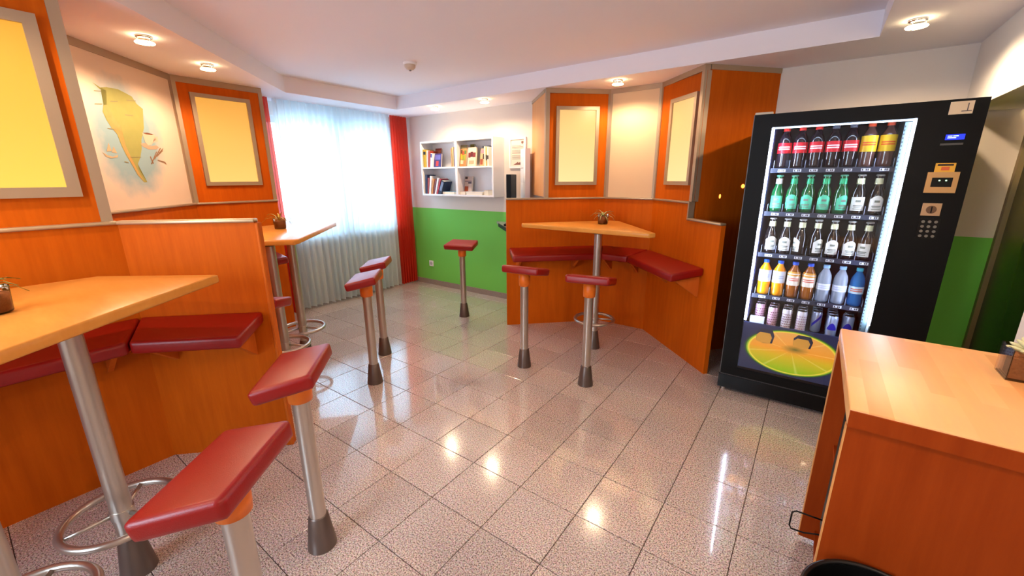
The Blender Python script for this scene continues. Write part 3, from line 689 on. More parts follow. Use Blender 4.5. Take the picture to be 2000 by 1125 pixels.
book(-2.372, Z1, .018, .21, .15, (190, 150, 96), 'tan book standing alone against the shelf divider', -.0)
book(-2.348, Z1, .02, .225, .15, (228, 190, 130), 'pale orange book beside the tan one at the divider')
book(-2.322, Z1, .014, .20, .15, (120, 110, 140), 'thin grey violet book touching the shelf divider')
book(-2.245, Z1, .10, .245, .022, (196, 128, 70), 'face out cookbook showing a colourful salad', face=True, y=2.385,
     motif=[(0, 1, .82, 1, (130, 120, 80)), (.05, .5, .35, .6, (226, 168, 50)), (.4, .85, .28, .55, (150, 160, 50)), (.25, .7, .55, .72, (206, 70, 40)), (.1, .6, .12, .3, (228, 200, 160)), (.5, .95, .05, .25, (220, 130, 70)), (.6, .95, .58, .75, (90, 120, 50)), (.1, .35, .6, .78, (90, 70, 40))])
book(-2.17, Z1, .06, .255, .02, (140, 128, 60), 'olive green book peeking out behind the face out books', face=True, y=2.47)
book(-2.125, Z1, .125, .215, .022, (236, 206, 176), 'face out beige book with dark red figs on its cover', face=True, y=2.385,
     motif=[(.08, .36, .46, .72, (120, 30, 26)), (.34, .64, .5, .76, (96, 24, 24)), (.62, .95, .48, .72, (126, 36, 34)), (.2, .8, .12, .3, (226, 160, 120))])
book(-1.97, Z1, .16, .225, .02, (62, 70, 80), 'large dark slate book at the back of the upper right shelf', face=True, y=2.46)
book(-1.945, Z1, .085, .195, .02, (214, 168, 120), 'face out beige book with a brown shape and pink title', face=True, y=2.40,
     motif=[(.1, .9, .72, .95, (206, 130, 140)), (.45, .95, .4, .68, (70, 46, 36)), (.05, .5, .08, .4, (150, 72, 40))])
book(-1.855, Z1, .02, .21, .13, (240, 226, 196), 'cream spined book right of the brown shape cover')
book(-1.832, Z1, .016, .20, .13, (206, 176, 96), 'mustard striped slim book in the upper right shelf', motif=[(0, 1, .3, .6, (60, 56, 50))])
book(-1.812, Z1, .02, .205, .13, (232, 222, 206), 'pale book at the right end of the upper shelf', motif=[(0, 1, .35, .55, (70, 60, 60))])
book(-2.845, Z0, .03, .235, .15, (40, 46, 84), 'tall navy book at the lower left end', .05)
book(-2.81, Z0, .022, .20, .14, (170, 60, 50), 'faded red book leaning by the tall navy book', .08)
book(-2.782, Z0, .03, .225, .14, (236, 230, 224), 'thick white book leaning in the lower left shelf', .14)
book(-2.744, Z0, .024, .19, .14, (206, 130, 56), 'orange book leaning right of the thick white one', .22)
book(-2.712, Z0, .022, .185, .14, (120, 40, 34), 'dark red book in the middle of the leaning row', .28)
book(-2.682, Z0, .026, .205, .14, (228, 226, 230), 'off white book leaning in the lower left row', .30)
book(-2.648, Z0, .018, .20, .14, (190, 50, 64), 'crimson book before the navy one at the row end', .36)
book(-2.62, Z0, .05, .185, .14, (34, 40, 66), 'navy book with white title leaning at the row right end', .40, motif=[(.15, .85, .3, .9, (120, 130, 160))])
bk = book(-2.24, Z0, .115, .215, .025, (196, 178, 170), 'face out grey and brown paperback on the lower right shelf', face=True, y=2.44,
     motif=[(.05, .4, .85, .97, (40, 34, 40)), (.05, .55, .08, .45, (150, 70, 40)), (.5, .95, .6, .68, (70, 66, 80)), (.05, .95, .7, .76, (120, 110, 120))])
def flatbook(x, z, w, d, h, cov, label, y=2.37, rz=0):
    t = thing('magazine', label, 'magazine', (x, y, z), rz, 'printed matter lying on the lower shelf')
    m = mat('cover_%02x%02x%02x' % cov, cov, .5)
    o = MB(); o.box(0, w, 0, d, 0, .0015); o.box(0, w, 0, d, h-.0015, h); o.build('cover', m, t)
    one('pages', PAGE, t, box=(.002, w-.002, .001, d-.002, .0015, h-.0015))
flatbook(-2.56, Z0, .20, .14, .03, (150, 200, 220), 'pale blue booklets lying flat right of the leaning books', 2.395)
flatbook(-2.245, Z0, .085, .06, .04, (150, 60, 60), 'small dark red box of cards before the paperback', 2.375)
flatbook(-2.14, Z0, .25, .15, .02, (214, 214, 224), 'lower grey magazine lying flat on the bottom shelf')
flatbook(-2.15, Z0+.02, .27, .15, .018, (196, 200, 214), 'upper grey blue magazine lying on the other one', 2.372)
flatbook(-1.865, Z0, .06, .1, .055, (176, 142, 100), 'small tan booklet stack at the lower shelf right end', 2.372)

fr = thing('picture_frame', 'white framed notice with lines of text beside the wall shelf', 'frame', (-1.625, YB, 1.56))
o = MB(); w_, h_ = .225, .325
o.box(0, w_, -.02, 0, 0, .02); o.box(0, w_, -.02, 0, h_-.02, h_); o.box(0, .02, -.02, 0, .02, h_-.02); o.box(w_-.02, w_, -.02, 0, .02, h_-.02); o.build('frame', WLAM, fr)
one('paper', mat('notice_paper', (236, 222, 208), .7), fr, box=(.02, w_-.02, -.008, -.002, .02, h_-.02))
INK = mat('ink', (110, 96, 92), .7)
o = MB()
for k in range(13):
    if k in (3, 8): continue
    o.box(.035, .035+(.15 if k % 3 else .12), -.0092, -.0082, .235-k*.0115, .2385-k*.0115)
o.build('text_lines', INK, fr)
o = MB(); o.box(.16, .19, -.0092, -.0082, .262, .285); o.box(.17, .182, -.0092, -.0082, .255, .262); o.build('emblem', mat('emblem_brown', (120, 84, 80), .7), fr)
o = MB(); o._mk([(.05+x, -.0088, .035+z) for x, z in ((0, 0), (.12, 0), (.11, .018), (.09, .03), (.075, .02), (.06, .034), (.04, .018), (.02, .012))], [tuple(range(8))]); o.build('drawing', mat('drawing_brown', (140, 96, 88), .7), fr)
tx = thing('power_outlet', 'white socket low on the green wall', 'outlet', (-3.045, YB, .26))
o = MB(); o.box(0, .08, -.01, 0, 0, .08, bev=.003); o.build('cover_plate', WLAM, tx)
o = MB(); o.lathe([(.024, 0), (.024, .002)], n=20, M=Matrix.Translation((.04, -.01, .04)) @ Matrix.Rotation(PI/2, 4, 'X')); o.build('socket', mat('socket_grey', (190, 190, 192), .5), tx)

# terminal corner behind the right booth
dk = thing('corner_desk', 'dark grey corner shelf board projecting behind the right booth partition', 'desk')
o = MB(); o.prism([(-1.83, YB-.001), (-1.63, 2.35), (-1.28, 2.03), (-1.02, 2.14), (-1.36, 2.5), (-1.42, YB-.001)], .925, .952, bev=.003); o.build('board', mat('desk_top', (150, 146, 150), .35), dk)
o = MB(); o.prism([(-1.645, 2.346), (-1.63, 2.33), (-1.285, 2.015), (-1.28, 2.027), (-1.63, 2.346)], .92, .955); o.build('edge', BLACK, dk)
mo = thing('monitor', 'black flat screen seen from the side behind the low booth wall', 'monitor', (-1.40, 2.28, .955), math.radians(126-13))
one('housing', BLACK, mo, box=(-.13, .13, -.02, .03, .12, .535)); one('screen', mat('grey_screen', (140, 132, 132), .25), mo, box=(-.12, .12, .03, .033, .135, .525))
one('stand', BLACK, mo, box=(-.025, .025, .0, .02, .02, .12)); one('stand_base', BLACK, mo, box=(-.1, .1, -.07, .07, 0, .02))
wc = thing('terminal_cabinet', 'narrow white cabinet with a pinned sheet behind the black monitor', 'cabinet', (-1.40, 2.54, .955), math.radians(-38))
one('housing', WLAM, wc, box=(0, .17, -.06, -.005, 0, .80)); one('paper_sheet', mat('sheet', (226, 226, 230), .7), wc, box=(.015, .12, -.062, -.06, .45, .72))
one('text_line', INK, wc, box=(.03, .11, -.063, -.062, .60, .605))
ps = thing('power_strip', 'grey multi socket strip on the wall in the dark gap', 'socket strip', (.62, YB, .82))
one('housing', mat('strip_grey', (110, 104, 100), .5), ps, box=(0, .19, -.04, 0, 0, .055))
for k in range(3): one('socket', DARK, ps, box=(.02+k*.058, .055+k*.058, -.042, -.04, .012, .043))

# ---------------------------------------------------------------- vending machine
VX0, VX1, VY, VY1, VZ = .888, 1.855, 1.62, 2.44, 1.812
VM = thing('vending_machine', 'tall black drinks vending machine with lit glass front', 'vending machine')
gx0, gx1, gz0, gz1 = .985, 1.616, .183, 1.736
o = MB()
o.box(VX0, VX1, VY1-.03, VY1, .03, VZ); o.box(VX0, VX0+.03, VY+.05, VY1-.03, .03, VZ); o.box(VX1-.2, VX1, VY+.05, VY1-.03, .03, VZ)
o.box(VX0+.03, VX1-.2, VY+.05, VY1-.03, VZ-.04, VZ); o.box(VX0+.03, VX1-.2, VY+.05, VY1-.03, .03, .14)
o.build('cabinet_body', BLACK, VM)
o = MB(); o.box(VX0, gx0, VY, VY+.05, .125, VZ-.001); o.box(gx1, VX1, VY, VY+.05, .125, VZ-.001); o.box(gx0, gx1, VY, VY+.05, gz1, VZ-.001); o.box(gx0, gx1, VY, VY+.05, .125, gz0)
dr = o.build('door', BLACK, VM)
one('glass_pane', GLASS, dr, box=(gx0, gx1, VY+.004, VY+.008, gz0, gz1))
one('door_edge', mat('door_seal_grey', (96, 92, 90), .4), dr, box=(VX0-.004, VX0, VY, VY+.03, .125, VZ))
one('hinge_cap', ALU, dr, box=(VX0, VX0+.09, VY+.005, VY+.045, VZ, VZ+.012))
one('plinth', BLACKG, VM, box=(VX0-.006, VX1+.004, VY-.012, VY+.05, .025, .12))
one('plinth_line', mat('plinth_line_grey', (70, 68, 70), .4), VM, box=(VX0, VX1, VY-.004, VY+.03, .12, .125))
for x, y in ((VX0+.03, VY+.02), (VX1-.05, VY+.02), (VX0+.03, VY1-.05), (VX1-.05, VY1-.05)):
    o = MB(); o.cyl((x, y), .014, 0, .03, 12); o.build('foot', CHROME, VM)
o = MB(); o.box(gx0+.03, gx1-.012, 2.22, 2.235, .14, gz1+.03); o.build('inner_back', mat('inner_dark', (44, 50, 58), .5), VM)
o = MB(); o.box(gx0-.05, gx0+.012, VY+.05, 2.22, .52, gz1+.03); o.build('inner_side', mat('inner_side_blue', (120, 130, 190), .5), VM)
o = MB(); o.box(gx1-.01, gx1+.03, VY+.05, 2.22, .52, gz1+.03); rs = o.build('inner_side', mat('inner_side_pale', (206, 222, 226), .5), VM)
o = MB()
for k in range(64): o.box(gx1-.0115, gx1-.01, 1.74, 1.752, .56+k*.018, .569+k*.018)
for k in range(64): o.box(gx1-.0115, gx1-.01, 1.70, 1.706, .56+k*.018, .566+k*.018)
tag(o.build('rack_slots', DARK, rs), kind='stuff')
o = MB(); o.box(gx0+.002, gx0+.012, VY+.014, VY+.03, .53, gz1-.004); o.build('light_tube', TUBE, VM)
o = MB(); o.box(gx1-.008, gx1-.001, VY+.014, VY+.03, .62, gz1-.004); o.build('light_tube', TUBE, VM)
o = MB(); o.box(gx0+.016, gx1-.012, VY+.018, VY+.028, gz1-.008, gz1-.002); o.build('light_tube', emitm('top_tube', (200, 225, 255), 5), VM)
o = MB(); o.box(1.577, 1.603, 1.664, 1.69, .53, gz1-.012); pil = o.build('inner_pillar', mat('pillar_pale', (84, 108, 116), .45), VM)
o = MB()
for k in range(60): o.box(1.5785, 1.583, 1.6634, 1.664, .56+k*.0193, .568+k*.0193)
tag(o.build('pillar_slots', DARK, pil), kind='stuff')
# shelves with price rails
rowz = [1.500, 1.238, .976, .700, .488]
SHELFM = mat('shelf_steel', (66, 74, 86), .35, .4); TAGM = mat('price_tag', (214, 222, 232), .5); TAGT = mat('price_print', (40, 44, 54), .6)
RAILM = mat('price_rail', (52, 60, 78), .3, .2)
sxa, sxb = gx0+.018, gx1-.016
colx = [1.056+.0792*i for i in range(7)]
for r, z in enumerate(rowz):
    o = MB(); o.box(sxa, sxb, 1.705, 2.2, z-.012, z); sh = o.build('shelf', SHELFM, VM)
    if r < 4:
        o = MB(); o.box(sxa, sxb, 1.698, 1.705, z-.024, z+.004); o.build('price_rail', RAILM, sh)
        for x in colx:
            o = MB(); o.box(x-.014, x+.026, 1.696, 1.698, z-.019, z-.004); o.build('price_tag', TAGM, sh)
            o = MB()
            for q in range(4):
                if q == 1: o.box(x-.002, x+.0, 1.6952, 1.6962, z-.0165, z-.0145)
                else: o.box(x-.01+q*.008, x-.005+q*.008, 1.6952, 1.6962, z-.0165, z-.0065)
            o.build('price_print', TAGT, sh)
        o = MB()
        for x in [colx[0]-.04]+[c+.0396 for c in colx]:
            o.box(x-.0012, x+.0012, 1.71, 2.15, z, z+.05)
        o.build('lane_dividers', mat('lane_divider_clear', (150, 165, 190), .2), sh)
# products
def pet(name, label, loc, body, cap, lab, grp, liquid_top=None, sc=1., label_z=(.085, .15), trans=0., lab2=None):
    t = thing(name, label, 'bottle', loc, 0, grp); t.scale = (1.12, 1.12, 1)
    prof = [(.024, 0), (.031, .006), (.0325, .02), (.031, .06), (.0325, .08), (.0325, .155), (.028, .178), (.017, .203), (.0135, .212), (.0135, .222)]
    prof = [(r*sc, z*sc) for r, z in prof]
    o = MB(); o.lathe(prof, n=18); o.build('body', body, t)
    if liquid_top:
        o = MB(); o.lathe([(.0335*sc, .148*sc), (.0333*sc, .158*sc), (.029*sc, .176*sc)], n=18, cap=False); o.build('shoulder', liquid_top, t)
    o = MB(); o.lathe([(.0155*sc, .218*sc), (.0155*sc, .236*sc), (.0145*sc, .238*sc)], n=16); o.build('cap', cap, t)
    z0, z1 = label_z; o = MB(); o.lathe([(.0332*sc, z0*sc), (.0332*sc, z1*sc)], n=18, cap=False); lb = o.build('label_band', lab, t)
    if lab2:
        o = MB(); zz = (z0+z1)/2*sc
        for dz in (-.006, .006): o.lathe([(.0335*sc, zz+dz-.0035), (.0335*sc, zz+dz+.0035)], n=18, cap=False, M=None)
        # keep only the front arc of the print
        bmesh.ops.delete(o.b, geom=[v for v in o.b.verts if v.co.y > -.02*sc], context='VERTS'); o.build('label_print', lab2, lb)
    return t
def glass_bottle(label, loc, body, foil, lab, grp, crown, shape='arch', turn=0):
    t = thing('beer_bottle', label, 'bottle', loc, turn, grp); t.scale = (1.14, 1.14, 1)
    prof = [(.026, 0), (.0295, .004), (.0305, .02), (.0305, .115), (.027, .137), (.018, .158), (.0145, .178), (.0135, .212), (.015, .215), (.0135, .222)]
    o = MB(); o.lathe(prof, n=18); o.build('body', body, t)
    o = MB(); o.lathe([(.0165, .172), (.0155, .204)], n=16, cap=False); o.build('neck_foil', foil, t)
    o = MB(); o.lathe([(.0172, .216), (.0165, .224), (.012, .226)], n=16); o.build('crown_cap', crown, t)
    o = MB(); R = .0311; n = 8; vs_ = []; fs = []; A = 1.0
    for i in range(n+1):
        a = -PI/2-A+2*A*i/n; top = .088+(.022*math.cos((i/n-.5)*PI) if shape == 'arch' else .012)
        vs_ += [(R*math.cos(a), R*math.sin(a), .024), (R*math.cos(a), R*math.sin(a), top)]
    for i in range(n): fs.append((2*i, 2*i+2, 2*i+3, 2*i+1))
    o._mk(vs_, fs, None, True); lb = o.build('label', lab, t)
    o = MB(); vs_ = []; fs = []; R = .0316
    for k, (zc, hw, A) in enumerate(((.078, .006, .35), (.052, .003, .6), (.044, .002, .5), (.034, .002, .55))):
        b0 = len(vs_)
        for i in range(5):
            a = -PI/2-A+2*A*i/4; vs_ += [(R*math.cos(a), R*math.sin(a), zc-hw), (R*math.cos(a), R*math.sin(a), zc+hw)]
        for i in range(4): fs.append((b0+2*i, b0+2*i+2, b0+2*i+3, b0+2*i+1))
    o._mk(vs_, fs, None, True); o.build('label_print', mat('beer_print', (120, 130, 120), .6), lb)
    return t
ORD = ['first', 'second', 'third', 'fourth', 'fifth', 'sixth', 'seventh']
COLA = mat('cola_body', (30, 22, 30), .12, coat=.6); REDL = mat('red_label', (206, 22, 40), .4); WPRT = mat('white_print', (240, 226, 230), .5)
REDC = mat('red_cap', (222, 40, 30), .4); ORC = mat('orange_red_cap', (236, 84, 40), .4); YEL = mat('yellow_label', (236, 196, 40), .4)
PY = 1.748
g1 = 'bottles on the top vending shelf'
for i in range(5):
    pet('soda_bottle', ['dark soda bottle with red label at the left end of the top vending shelf', 'dark soda bottle with red label, second from left on the top vending shelf', 'dark soda bottle with red label, third from left on the top vending shelf',
        'dark soda bottle with grey cap, fourth from left on the top vending shelf', 'dark soda bottle with grey cap, next to the yellow labelled bottles'][i],
        (colx[i], PY, rowz[0]), COLA, REDC if i < 3 else mat('grey_cap', (96, 100, 116), .4), REDL, g1, lab2=WPRT, label_z=(.09, .15))
for i in (5, 6):
    pet('soda_bottle', ['lemonade bottle with orange cap and yellow label, left of the pair', 'lemonade bottle with orange cap and yellow label, right end of top vending shelf'][i-5], (colx[i], PY, rowz[0]),
        mat('brownish_soda', (92, 64, 58), .15, coat=.5), ORC, YEL, g1, lab2=mat('orange_print', (230, 90, 40), .5), label_z=(.085, .17))
GRN = mat('green_glass', (14, 92, 48), .12, coat=.6); GFO = mat('green_foil', (46, 170, 116), .35, .3); GLB = mat('green_label', (84, 206, 166), .5)
PFO = mat('pale_foil', (226, 232, 196), .4, .2); WLB = mat('white_label', (232, 236, 232), .5); BRN = mat('brown_glass', (30, 26, 26), .12, coat=.6); CRW = mat('crown_white', (210, 216, 214), .35, .4)
CRG = mat('crown_green', (110, 200, 170), .35, .4)
g2 = 'beer bottles on the second vending shelf'
for i in range(5):
    glass_bottle('green beer bottle, %s from left on the second vending shelf' % ORD[i], (colx[i], PY, rowz[1]), GRN, GFO if i else mat('pinkish_foil', (200, 196, 200), .4), GLB, g2, CRG, 'flat' if i == 0 else 'arch', [0, 0, -.2, .1, .5][i])
glass_bottle('beer bottle with square white label beside the green bottles', (colx[5], PY, rowz[1]), BRN, PFO, WLB, g2, CRW, 'flat', .1)
glass_bottle('beer bottle with arched white label at the right end of the second vending shelf', (colx[6], PY, rowz[1]), BRN, PFO, WLB, g2, CRW, 'arch', .2)
g3 = 'beer bottles on the third vending shelf'
for i in range(7):
    glass_bottle('brown beer bottle with pale neck foil, %s from left on the third vending shelf' % ORD[i], (colx[i], PY, rowz[2]), BRN, PFO, WLB, g3, CRW, 'flat' if i == 6 else 'arch', [.3, 0, -1.0, .7, .15, .3, -.4][i])
g4 = 'plastic bottles on the fourth vending shelf'
BLUC = mat('blue_cap', (24, 84, 216), .4); OJ = mat('orange_juice', (250, 160, 10), .3, coat=.4); TEA = mat('amber_drink', (150, 84, 20), .2, coat=.5); TEAT = mat('amber_top', (224, 160, 60), .3)
SILV = mat('silver_label', (216, 224, 240), .45)
for i in range(2):
    pet('juice_bottle', ['orange juice bottle with blue cap at the left end of the fourth vending shelf', 'orange juice bottle with blue cap, second from left on the fourth vending shelf'][i], (colx[i], PY, rowz[3]), OJ, BLUC, SILV, g4, label_z=(.09, .17), lab2=mat('pale_print', (180, 190, 220), .5), sc=.97)
for i in (2, 3):
    pet('tea_bottle', ['amber drink bottle with blue cap beside the orange juices', 'amber drink bottle with blue cap beside the clear water bottles'][i-2], (colx[i], PY, rowz[3]), TEA, BLUC, mat('cream_label', (238, 230, 214), .5), g4, TEAT, label_z=(.085, .165), lab2=mat('red_print', (214, 120, 100), .5), sc=.97)
WAT = mat('water_bottle_clear', (214, 230, 252), .08, trans=.6, ior=1.2, coat=.3); WAT2 = mat('water_bottle_blue', (60, 150, 232), .08, trans=.5, ior=1.2, coat=.3)
for i in (4, 5):
    pet('water_bottle', ['clear water bottle beside the amber drinks on the fourth vending shelf', 'clear water bottle beside the blue water bottle'][i-4], (colx[i], PY, rowz[3]), WAT, mat('clear_cap', (150, 196, 236), .4), SILV, g4, label_z=(.08, .12), lab2=mat('pale_print', (180, 190, 220), .5), sc=.97)
pet('water_bottle', 'blue water bottle at the right end of the fourth vending shelf', (colx[6], PY, rowz[3]), WAT2, mat('turquoise_cap', (70, 200, 230), .4), mat('pale_blue_label', (200, 232, 246), .5), g4, label_z=(.08, .125), lab2=mat('red_print', (214, 120, 100), .5), sc=.97)
g5 = 'drink cans on the bottom vending shelf'
LID = mat('can_lid', (206, 212, 222), .25, .8)
def can(label, loc, m, pm, kind):
    t = thing('drink_can', label, 'can', loc, 0, g5)
    o = MB(); o.lathe([(.023, 0), (.0275, .006), (.0275, .12), (.0235, .131)], n=18); o.build('body', m, t)
    o = MB(); o.lathe([(.0235, .131), (.024, .134), (.0215, .134), (.021, .131), (.001, .131)], n=18, cap=False); o.build('lid', LID, t)
    o = MB()
    if kind == 'dots':
        for zz in range(6):
            for a in range(7):
                an = -PI/2-1.1+a*.37+(zz % 2)*.18; c, s = math.cos(an), math.sin(an); R = .0279
                o._mk([(R*c-s*dx, R*s+c*dx, .02+zz*.016+dz) for dx, dz in ((-.003, -.003), (.003, -.003), (.003, .003), (-.003, .003))], [(0, 1, 2, 3)])
    else:
        for k in range(2):
            vs_ = []; fs = []
            for i in range(7):
                an = -PI/2-.9+1.8*i/6; zz = (.03+.07*i/6) if kind == 'band' else .045; R = .0279
                vs_ += [(R*math.cos(an), R*math.sin(an), zz), (R*math.cos(an), R*math.sin(an), zz+(.022 if kind == 'band' else .045*math.sin(PI*(i+.5)/7)))]
            for i in range(6): fs.append((2*i, 2*i+2, 2*i+3, 2*i+1))
            if k == 0: o._mk(vs_, fs, None, True)
    o.build('can_print', pm, t); return t
CP = mat('can_pink', (226, 190, 206), .35, .25); CW = mat('can_white', (226, 220, 226), .35, .25); CS = mat('can_silver', (176, 192, 226), .3, .4); CB = mat('can_blue', (70, 86, 200), .3, .4)
DP = mat('can_dots', (120, 50, 80), .5); BP = mat('can_blue_print', (40, 40, 190), .4)
cdef = [(CP, DP, 'dots', 'pink'), (CP, DP, 'dots', 'pink'), (CW, DP, 'dots', 'white dotted'), (CW, mat('can_pale_dots', (170, 120, 150), .5), 'dots', 'white dotted'), (CS, BP, 'band', 'silver blue'), (CS, BP, 'cross', 'silver blue'), (CS, BP, 'cross', 'silver blue')]
deep = [4, 3, 3, 3, 3, 4, 2]
DEP = ['front', 'second', 'third', 'fourth']
for i, (m, pm, k, c) in enumerate(cdef):
    for d in range(deep[i]):
        can('%s drink can, %s in the %s lane of cans from left' % (c, DEP[d], ORD[i]), (colx[i], 1.735+d*.062+(.05 if i in (0, 4, 6) else 0), rowz[4]), m, pm, k)
tag(one('carton', mat('carton_white', (206, 216, 232), .5), None, prism=([(1.012, 1.70), (1.095, 1.70), (1.095, 1.735), (1.012, 1.735)], rowz[4], rowz[4]+.055)), 'small white carton lying before the pink cans', 'carton')
# lime picture on the lower front
def lime_mat():
    m, N, L, b = nt('lime_picture')
    tc = N.new('ShaderNodeTexCoord'); sx = N.new('ShaderNodeSeparateXYZ'); L.new(tc.outputs['Object'], sx.inputs[0])
    def M_(op, a, bb=None, cc=None):
        n = N.new('ShaderNodeMath'); n.operation = op
        for i, v in enumerate((a, bb, cc)):
            if v is None: continue
            if isinstance(v, (int, float)): n.inputs[i].default_value = v
            else: L.new(v, n.inputs[i])
        return n.outputs[0]
    X, Z = sx.outputs['X'], sx.outputs['Z']
    u, v = M_('DIVIDE', X, .258), M_('DIVIDE', Z, .150)
    r = M_('SQRT', M_('ADD', M_('MULTIPLY', u, u), M_('MULTIPLY', v, v)))
    # core of the slice sits a little above the middle
    ang = M_('ARCTAN2', M_('DIVIDE', M_('SUBTRACT', Z, .02), .11), M_('DIVIDE', X, .2))
    seg = M_('ABSOLUTE', M_('SINE', M_('MULTIPLY', ang, 4.5)))
    ramp = N.new('ShaderNodeValToRGB'); ramp.color_ramp.elements[0].position = .0; ramp.color_ramp.elements[0].color = lin((96, 170, 6)); ramp.color_ramp.elements[1].position = 1; ramp.color_ramp.elements[1].color = lin((206, 146, 74))
    k = ramp.color_ramp.elements.new(.45); k.color = lin((190, 160, 22)); k = ramp.color_ramp.elements.new(.6); k.color = lin((214, 140, 36))
    L.new(M_('MULTIPLY_ADD', v, .5, .55), ramp.inputs[0])
    pale = N.new('ShaderNodeMix'); pale.data_type = 'RGBA'; pale.inputs['B'].default_value = lin((240, 226, 140)); L.new(ramp.outputs[0], pale.inputs['A'])
    L.new(M_('MULTIPLY', M_('SUBTRACT', 1, M_('MINIMUM', M_('MULTIPLY', seg, 5), 1)),   .22), pale.inputs['Factor'])
    core = N.new('ShaderNodeMix'); core.data_type = 'RGBA'; core.inputs['B'].default_value = lin((60, 84, 30)); L.new(pale.outputs['Result'], core.inputs['A'])
    cr = M_('SQRT', M_('ADD', M_('POWER', M_('DIVIDE', M_('SUBTRACT', X, .02), .08), 2), M_('POWER', M_('DIVIDE', M_('SUBTRACT', Z, .03), .03), 2)))
    L.new(M_('MULTIPLY', M_('MAXIMUM', M_('SUBTRACT', 1, cr), 0), .9), core.inputs['Factor'])
    def step(prev, col, lo):
        mx = N.new('ShaderNodeMix'); mx.data_type = 'RGBA'; mx.inputs['B'].default_value = lin(col); L.new(prev, mx.inputs['A'])
        mr = N.new('ShaderNodeMapRange'); mr.inputs['From Min'].default_value = lo; mr.inputs['From Max'].default_value = lo+.02; L.new(r, mr.inputs['Value']); L.new(mr.outputs['Result'], mx.inputs['Factor']); return mx.outputs['Result']
    c = step(core.outputs['Result'], (214, 190, 60), .89); c = step(c, (120, 160, 30), .93); c = step(c, (40, 76, 26), .96); c = step(c, (26, 34, 66), 1.0)
    L.new(c, b.inputs['Base Color']); L.new(c, b.inputs['Emission Color']); b.inputs['Emission Strength'].default_value = .3; b.inputs['Roughness'].default_value = .5
    return m
o = MB(); o.box(-.285, .345, 0, .012, -.162, .162); lp = o.build('lime_picture', lime_mat(), VM); lp.location = (1.27, VY+.03, .352)
lp['label'] = 'backlit picture of a lime slice with ice cubes'
ICE = mat('ice_dark', (30, 34, 52), .3, emit=(30, 34, 52), estr=.3); ICE2 = mat('ice_pale', (200, 146, 60), .3, emit=(200, 146, 60), estr=.2)
for cx, cz, w_, h_ in ((-.15, .085, .10, .10), (.055, .09, .10, .085)):
    o = MB(); 
    pts = [(-.5, -.35), (-.1, -.5), (.42, -.42), (.5, .1), (.35, .48), (-.3, .5), (-.52, .2)]
    o._mk([(cx+x*w_, -.0006, cz+z*h_) for x, z in pts], [tuple(range(7))]); ic = o.build('ice_cube', ICE, lp)
    o = MB(); o._mk([(cx-.006+x*w_*.86, -.0012, cz-.012+z*h_*.74) for x, z in pts], [tuple(range(7))]); o.build('ice_cube', ICE2, lp)
# controls on the right of the door
one('card_sticker', mat('sticker_beige', (238, 214, 180), .5), dr, box=(1.722, 1.804, VY-.002, VY, 1.742, 1.800)); one('sticker_print', INK, dr, box=(1.765, 1.80, VY-.0026, VY-.002, 1.753, 1.757)); one('sticker_print', INK, dr, box=(1.783, 1.787, VY-.0026, VY-.002, 1.757, 1.79))
lcd = one('display', emitm('lcd_blue', (38, 50, 235), 1.0), dr, box=(1.733, 1.80, VY-.002, VY, 1.625, 1.65)); o = MB()
for k, (a, c) in enumerate(((1.74, 1.756), (1.759, 1.778), (1.74, 1.77))): o.box(a, c, VY-.003, VY-.002, 1.640-(.008 if k == 2 else 0), 1.644-(.008 if k == 2 else 0))
o.build('display_text', emitm('lcd_text', (170, 190, 255), 1.2), lcd)
one('name_plate', mat('plate_grey', (92, 90, 86), .5), dr, box=(1.72, 1.80, VY-.002, VY, 1.600, 1.609))
stk = one('payment_sticker', mat('sticker_yellow', (244, 186, 60), .5), dr, box=(1.722, 1.795, VY-.003, VY, 1.472, 1.515))
one('sticker_print', mat('dark_print', (60, 40, 30), .6), stk, box=(1.73, 1.787, VY-.004, VY-.003, 1.502, 1.511)); one('sticker_print', mat('red_print2', (230, 110, 60), .6), stk, box=(1.745, 1.775, VY-.004, VY-.003, 1.48, 1.497))
cr = one('card_reader', mat('reader_beige', (206, 160, 104), .4, .3), dr, box=(1.70, 1.815, VY-.012, VY, 1.370, 1.472)); one('reader_window', BLACKG, cr, box=(1.72, 1.795, VY-.014, VY-.012, 1.40, 1.445))
for x in (1.748, 1.772): one('indicator_light', emitm('led_green', (150, 230, 150), 1.5), cr, box=(x-.003, x+.003, VY-.016, VY-.014, 1.428, 1.434))
cn = one('coin_slot_plate', mat('coin_plate', (196, 160, 124), .35, .5), dr, box=(1.71, 1.782, VY-.006, VY, 1.255, 1.318))
o = MB(); o.lathe([(.02, 0), (.02, .004)], n=20, M=Matrix.Translation((1.746, VY-.006, 1.286)) @ Matrix.Rotation(PI/2, 4, 'X')); o.build('coin_dial', mat('coin_dial_brown', (120, 92, 72), .3, .6), cn); one('coin_slot', BLACK, cn, box=(1.744, 1.749, VY-.0112, VY-.01, 1.27, 1.302))
kp = one('keypad', BLACKG, dr, box=(1.712, 1.792, VY-.002, VY, 1.135, 1.24))
for r in range(4):
    for c in range(3):
        o = MB(); o.lathe([(.0075, 0), (.007, .003)], n=12, M=Matrix.Translation((1.728+c*.024, VY-.002, 1.224-r*.0245)) @ Matrix.Rotation(PI/2, 4, 'X')); o.build('key', mat('key_grey', (128, 124, 116), .4, .4), kp)

